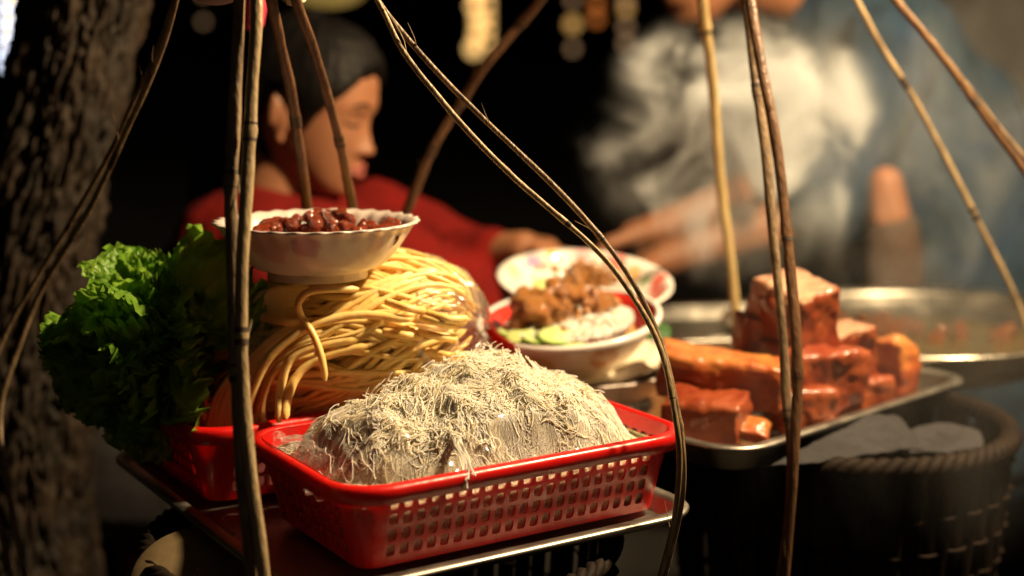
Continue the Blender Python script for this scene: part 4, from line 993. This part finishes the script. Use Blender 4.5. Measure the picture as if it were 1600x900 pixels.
def hair_mesh(T, s=1.0, seed=1):
    X, Y, Zg, Ph = head_grid(110, 200); A = np.abs(Ph)
    hl = np.interp(A, [0, .45, .85, 1.15, 1.32, 1.42, 1.55, 1.85, 2.0, 2.25, 3.15], [.064, .054, .030, .000, -.024, .000, .024, .018, -.020, -.085, -.100]) + .003 * fbm(np.stack([Ph * 5, Ph * 0, Ph * 0], -1), 2, 3)
    k = np.clip((Zg - hl + .006) / .022, 0, 1); k = k * k * (3 - 2 * k)
    st = fbm(np.stack([np.cos(Ph) * 9, np.sin(Ph) * 9, Zg * 12], -1), 3, seed)
    off = k * (.015 + .006 * np.clip(-np.cos(Ph), 0, 1) + .0012 * st) - (1 - k) * .006
    top = np.clip((Zg - .05) / .06, 0, 1)
    P = np.stack([X + off * np.cos(Ph) * (1 - .5 * top), Y + off * np.sin(Ph) * (1 - .5 * top), Zg + off * top], -1) * s
    n = X.shape
    Fc = grid_faces(n[0], n[1], True); V = P.reshape(-1, 3)
    keep = (k.reshape(-1)[Fc].max(1) > .02); Fc = [tuple(q) for q in Fc[keep]] + [tuple(range(n[1]))]
    return mesh('hair', tmap(T, V), Fc, M['hair'])
attach(hair_mesh(TH, HS), 'hair', wo)
attach(remesh([('e', tuple(TH @ Vector((-.115 * HS, 0, .005))), (.042, .042, .040)), ('c', tuple(TH @ Vector((-.12 * HS, 0, -.02))), tuple(TH @ Vector((-.11 * HS, 0, -.22))), .052, .045)], .0045, M['hair'], 4), 'hair_bun', wo)
infl = lambda L, d: [(p[0], p[1], p[2], p[3] + d, p[4] + d) if p[0] == 'c' else p for p in L]
cut = lambda a, b, t: tuple(Vector(a).lerp(Vector(b), t))
shirt = infl([torso[0], torso[1], torso[2], arms[0], ('c', el_n, cut(el_n, wr_n, .5), .036, .032), ('c', sh_f, el_f, .052, .044), ('c', el_f, cut(el_f, wr_f, .62), .042, .034),
              ('c', wp(470, 395, YW + .12), wp(590, 345, YW + .13), .055, .05), ('c', wp(590, 345, YW + .13), wp(740, 405, YW + .1), .05, .036), ('c', wp(500, 420, YW), wp(700, 470, YW), .09, .06), ('c', wp(700, 470, YW), wp(740, 600, YW), .06, .07)], .010)
attach(remesh(shirt, .006, M['shirt_red'], 5, lambda co: .006 * fbm(co * 14, 3, 8) + .002 * fbm(co * np.array([20, 20, 60]), 2, 3)), 'shirt', wo, 'red long-sleeved shirt')
attach(remesh([('c', wp(395, 345, YW), wp(388, 385, YW), .060, .074), ('c', wp(350, 370, YW), wp(300, 440, YW - .02), .05, .05)], .006, M['collar'], 3, lambda co: .003 * fbm(co * 30, 2, 8)), 'collar', wo, 'dark collar')
attach(remesh(infl(legs[:4], .012) + [legs[6]], .008, M['collar'], 3), 'trousers_and_shin_shade', wo)
st = thing('plastic_stool', 'low dark stool under the woman in red', 'stool', (-.52, 1.82, 0))
mb = MB()
v, f = lathe([(.001, .285), (.15, .285), (.158, .275), (.158, .262), (.001, .262)], 24); mb.add(v, f); link('seat', mb.build('seat', M['wood']), st)
for a in range(4):
    v, f = tubes([[(.11 * math.cos(a * 1.571 + .78), .11 * math.sin(a * 1.571 + .78), .262), (.14 * math.cos(a * 1.571 + .78), .14 * math.sin(a * 1.571 + .78), 0)]], .014, 6); link('leg', mesh('leg', v, f, M['wood']), st)

# --- person in teal
YT = 2.32
pt = thing('person', 'cook in a teal shirt leaning over the pan behind the steam', 'person', (D(1450, 400, YT).x, YT, 0))
def tp(px, py, y=YT): return tuple(D(px, py, y))
ho2 = D(1105, -92, YT - .02)
TH2 = Matrix.Translation(ho2) @ Euler((R(4), R(10), R(205))).to_matrix().to_4x4()
hd2 = head_prims(Tm(TH2), 1.12)
nk2 = [('c', tuple(TH2 @ Vector((-.03, 0, -.05))), tp(1290, 0, YT + .03), .055, .06)]
sN = tp(1385, 90, YT - .14); sF = tp(1300, 60, YT + .16)
eN = tp(1275, 330, YT - .17); wN = tp(1040, 405, YT - .22)
eF = tp(1235, 275, YT + .05); wF = tp(1020, 360, YT - .10)
tors = [('c', tp(1370, 110), tp(1500, 420), .125, .15), ('c', tp(1500, 420), tp(1560, 640), .15, .16)]
arm2 = [('c', sN, eN, .056, .042), ('c', eN, wN, .040, .027), ('c', sF, eF, .056, .042), ('c', eF, wF, .040, .027), ('c', sN, sF, .06, .06)]
hnd2 = hand_prims(wN, (-1, -.1, -.5), (0.2, -.3, -1), 1.0, .5, 1) + hand_prims(wF, (-1, -.1, -.35), (0, -.3, -1), 1.0, .55, -1)
kn = tp(1386, 290, YT - .24); an_ = (kn[0] + .03, kn[1] + .05, .08)
leg2 = [('c', tp(1384, 286, YT - .24), tp(1388, 335, YT - .24), .025, .033), ('c', tp(1390, 335, YT - .24), an_, .029, .048), ('c', tp(1390, 330, YT - .22), (kn[0] + .03, kn[1] + .34, kn[2] - .12), .026, .07), ('c', an_, (an_[0] - .14, an_[1], .04), .04, .035),
        ('c', tp(1420, 420, YT + .12), tp(1540, 560, YT + .12), .06, .09), ('c', tp(1420, 420, YT + .12), (kn[0] + .06, YT + .14, .08), .055, .045)]
attach(remesh(hd2 + nk2 + arm2 + hnd2 + tors + leg2, .0042, M['skin'], 5), 'body', pt)
attach(hair_mesh(TH2, 1.12, 5), 'hair', pt)
sh2 = infl([tors[0], tors[1], arm2[4], ('c', sN, cut(sN, eN, .95), .062, .056), ('c', sF, cut(sF, eF, .92), .062, .054), ('c', tp(1350, 60), tp(1420, 250), .11, .13), ('c', tp(1480, 200, YT + .05), tp(1560, 420, YT + .05), .10, .12)], .022)
attach(remesh(sh2, .007, M['teal'], 4, lambda co: .009 * fbm(co * 11, 3, 18) + .004 * fbm(co * np.array([45, 30, 12]), 2, 3)), 'shirt', pt, 'teal blue short-sleeved shirt')
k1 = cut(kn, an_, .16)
attach(remesh([('c', tp(1397, 365, YT - .24), an_, .040, .085)], .005, M['brown'], 3, lambda co: .004 * fbm(co * 20, 3, 5)), 'trousers_and_shin_shade', pt, 'brown lower leg below the bare knee, shade put into its colour')  # shell over the shin: its brown stands in for shaded skin, no garment

# ------------------------------------------------------------------ things at the top edge
o = link('pink_plastic_bag', remesh([('c', tuple(D(398, -60, 1.32)), tuple(D(397, 35, 1.32)), .013, .010), ('e', tuple(D(398, -70, 1.32)), (.03, .02, .03))], .003, M['pinkbag'], 3, lambda co: .002 * fbm(co * 60, 2, 1)))
tag(o, 'pink red plastic bag hanging between the left front straps', 'plastic bag')
o = link('hanging_cloth', remesh([('e', tuple(D(335, -32, 1.12)), (.030, .02, .020)), ('e', tuple(D(365, -24, 1.12)), (.018, .015, .012)), ('e', tuple(D(305, -40, 1.12)), (.02, .015, .018))], .003, M['mauvebag'], 4))
tag(o, 'dull mauve cloth bundle at the top edge above the left straps', 'cloth')
v, f = sheet([[(436, -40, 1.2), (460, -45, 1.19), (485, -40, 1.2)], [(444, -12, 1.19), (462, -14, 1.18), (482, -12, 1.19)], [(450, 4, 1.19), (463, 9, 1.185), (478, 2, 1.19)]], .002, 60, 2, 20, 16)
tag(link('paper_tag', mesh('paper_tag', v, f, M['paper'])), 'small cream paper scrap caught at the top of a strap', 'paper')
# straw hat hung behind
v, f = lathe([(.17, -.002), (.12, .035), (.06, .08), (.001, .13), ], 72, lambda t, r, z, j: (r * (1 + .01 * math.sin(t * 36)), z + .003 * math.sin(t * 36)))
o = link('straw_hat', mesh('straw_hat', v, f, M['straw'])); o.location = D(500, -34, 2.6); o.rotation_euler = (R(35), R(15), 0); o.scale = (.52,) * 3
tag(o, 'blurred conical straw hat above the woman\'s hair', 'hat')

# ------------------------------------------------------------------ strings of lights far behind
def glow(name, col, st):
    m = bpy.data.materials.new(name); m.use_nodes = True; b = m.node_tree.nodes['Principled BSDF']
    b.inputs['Base Color'].default_value = (*col, 1); b.inputs['Emission Color'].default_value = (*col, 1); b.inputs['Emission Strength'].default_value = st; return m
GM = {'gold': glow('gold_bulb', (1, .60, .20), 1.6), 'blue': glow('cool_bulb', (.72, .80, 1), 3.2), 'yel': glow('yellow_bulb', (1, .60, .05), 2.6), 'dim': glow('dim_gold_bulb', (.9, .5, .14), .75), 'dim2': glow('faint_bulb', (.8, .48, .25), .40), 'or': glow('orange_bulb', (1, .30, .06), .5), 'grn': glow('green_bulb', (.45, .7, .15), .8)}
YL = 9.0
def bulbs(label, group, pts, y=YL):
    t = thing('light_string', label, 'string lights', tuple(D(pts[0][0], pts[0][1], y)), group)
    v, f = ICO[2]; c0 = Vector(t.location)
    mb = MB(); P = [D(p[0], p[1], y) - c0 for p in pts]
    if len(P) > 2:
        q, fq = tubes([cr([(p.x, p.y + .05, p.z) for p in P], len(P) * 3)], .006, 4); link('cable', mesh('cable', q, fq, M['collar']), t)
    for p, (px, py, m, r) in zip(P, pts):
        o = link('bulb', mesh('bulb', v * (r * y / F), f, GM[m]), t); o.location = p
bulbs('bright gold hanging string of lamps at top centre', 'blurred string lights in the night', [(745 + (i % 3 - 1) * 4, 76 - i * 22, 'gold', 12 - (i % 2) * 3) for i in range(7)])
bulbs('second gold string beside the brightest one', 'blurred string lights in the night', [(763, y, 'gold', 6) for y in range(66, -80, -19)])
bulbs('cool white string of lamps at the upper left corner', 'blurred string lights in the night', [(10, y, 'blue', 8) for y in range(98, -80, -24)])
bulbs('yellow string of lamps between the tree and the left edge', 'blurred string lights in the night', [(27, y, 'yel', 9) for y in range(70, -80, -15)])
bulbs('dim gold string of lamps left of the steam', 'blurred string lights in the night', [(895, y, 'dim' if y == 38 else 'dim2', 10 if y == 38 else 7) for y in (76, 38, 0, -36)])
bulbs('faint gold string of lamps right next to the steam', 'blurred string lights in the night', [(978, y, 'dim' if 0 < y < 30 else 'dim2', 8) for y in (68, 42, 14, 0, -30)])
bulbs('faint orange string of lamps between the dim gold ones', 'blurred string lights in the night', [(932, y, 'or', 8) for y in (30, 8, -20)])
bulbs('faint single string left of the tall straps', 'blurred string lights in the night', [(318, 34, 'dim2', 5), (318, -10, 'dim2', 6), (318, -50, 'dim2', 6)])

# ------------------------------------------------------------------ steam
def steam(name, label, c, rad, dens, scale, seed, lo, hi, col=(1, .97, .93), stretch=(1, 1, .55), dist=1.0, aniso=0, rot=(0, 0, 0), fall=(.12, 1.05)):
    v, f = ICO[3]; me = mesh(name, v * np.array(rad), f, [])
    m = bpy.data.materials.new(name); m.use_nodes = True; N = m.node_tree.nodes; L = m.node_tree.links
    N.remove(N['Principled BSDF'])
    pv = N.new('ShaderNodeVolumePrincipled'); pv.inputs['Color'].default_value = (*col, 1); pv.inputs['Anisotropy'].default_value = aniso
    tc = N.new('ShaderNodeTexCoord')
    mp = N.new('ShaderNodeMapping'); mp.inputs['Scale'].default_value = stretch; mp.inputs['Location'].default_value = (seed, seed * .7, 0)
    L.new(tc.outputs['Object'], mp.inputs[0])
    nz = N.new('ShaderNodeTexNoise'); nz.inputs['Scale'].default_value = scale; nz.inputs['Detail'].default_value = 8; nz.inputs['Roughness'].default_value = .56; nz.inputs['Distortion'].default_value = dist
    L.new(mp.outputs[0], nz.inputs['Vector'])
    mr = N.new('ShaderNodeMapRange'); mr.interpolation_type = 'SMOOTHSTEP'; mr.inputs[1].default_value = lo; mr.inputs[2].default_value = hi
    L.new(nz.outputs[0], mr.inputs[0])
    dv = N.new('ShaderNodeVectorMath'); dv.operation = 'DIVIDE'; dv.inputs[1].default_value = rad; L.new(tc.outputs['Object'], dv.inputs[0])
    ln = N.new('ShaderNodeVectorMath'); ln.operation = 'LENGTH'; L.new(dv.outputs[0], ln.inputs[0])
    # edge broken up by the noise
    ms = N.new('ShaderNodeMath'); ms.operation = 'MULTIPLY_ADD'; ms.inputs[1].default_value = -1.3; L.new(nz.outputs[0], ms.inputs[0]); 
    ad = N.new('ShaderNodeMath'); ad.operation = 'ADD'; ad.inputs[1].default_value = .65; L.new(ln.outputs['Value'], ad.inputs[0]); L.new(ad.outputs[0], ms.inputs[2])
    fr = N.new('ShaderNodeMapRange'); fr.interpolation_type = 'SMOOTHSTEP'; fr.inputs[1].default_value = fall[1] * .88; fr.inputs[2].default_value = fall[0]; fr.inputs[3].default_value = 0; fr.inputs[4].default_value = 1
    L.new(ms.outputs[0], fr.inputs[0])
    f2 = N.new('ShaderNodeMapRange'); f2.interpolation_type = 'SMOOTHSTEP'; f2.inputs[1].default_value = .99; f2.inputs[2].default_value = .7; L.new(ln.outputs['Value'], f2.inputs[0])
    m1 = N.new('ShaderNodeMath'); m1.operation = 'MULTIPLY'; L.new(mr.outputs[0], m1.inputs[0]); L.new(fr.outputs[0], m1.inputs[1])
    m0 = N.new('ShaderNodeMath'); m0.operation = 'MULTIPLY'; L.new(m1.outputs[0], m0.inputs[0]); L.new(f2.outputs[0], m0.inputs[1])
    m2 = N.new('ShaderNodeMath'); m2.operation = 'MULTIPLY'; m2.inputs[1].default_value = dens; L.new(m0.outputs[0], m2.inputs[0])
    L.new(m2.outputs[0], pv.inputs['Density']); L.new(pv.outputs[0], N['Material Output'].inputs['Volume'])
    me.materials.append(m); o = link(name, me); o.location = c; o.rotation_euler = rot
    tag(o, label, 'steam', None, 'stuff'); return o
steam('steam_cloud', 'dense white steam billowing up from the pork and pan', D(1145, 225, 1.70), (.212, .11, .180), 100, 11, 3.1, .43, .80, dist=.7, col=(.93, .97, 1), stretch=(1, 1, .8), rot=(0, R(-10), 0))
steam('steam_drift', 'soft steam drifting low over the hands toward the noodle bowls', D(1130, 340, 1.80), (.18, .10, .11), 5, 9, 21.7, .40, .78, col=(.93, .97, 1))
steam('steam_veil', 'thin veil of steam drifting over the pan and the cook', D(1400, 300, 1.80), (.33, .14, .32), 3.4, 9, 8.4, .42, .72, col=(.93, .97, 1))
steam('steam_haze', 'thin lit haze hanging in the dark upper right corner', D(1560, 90, 2.45), (.42, .16, .36), 2.2, 5, 12.4, .3, .8)
steam('steam_wisp', 'faint steam wisp in front of the pork and the woven basket', D(1400, 610, 1.22), (.20, .08, .22), .6, 9, 5.2, .35, .7)
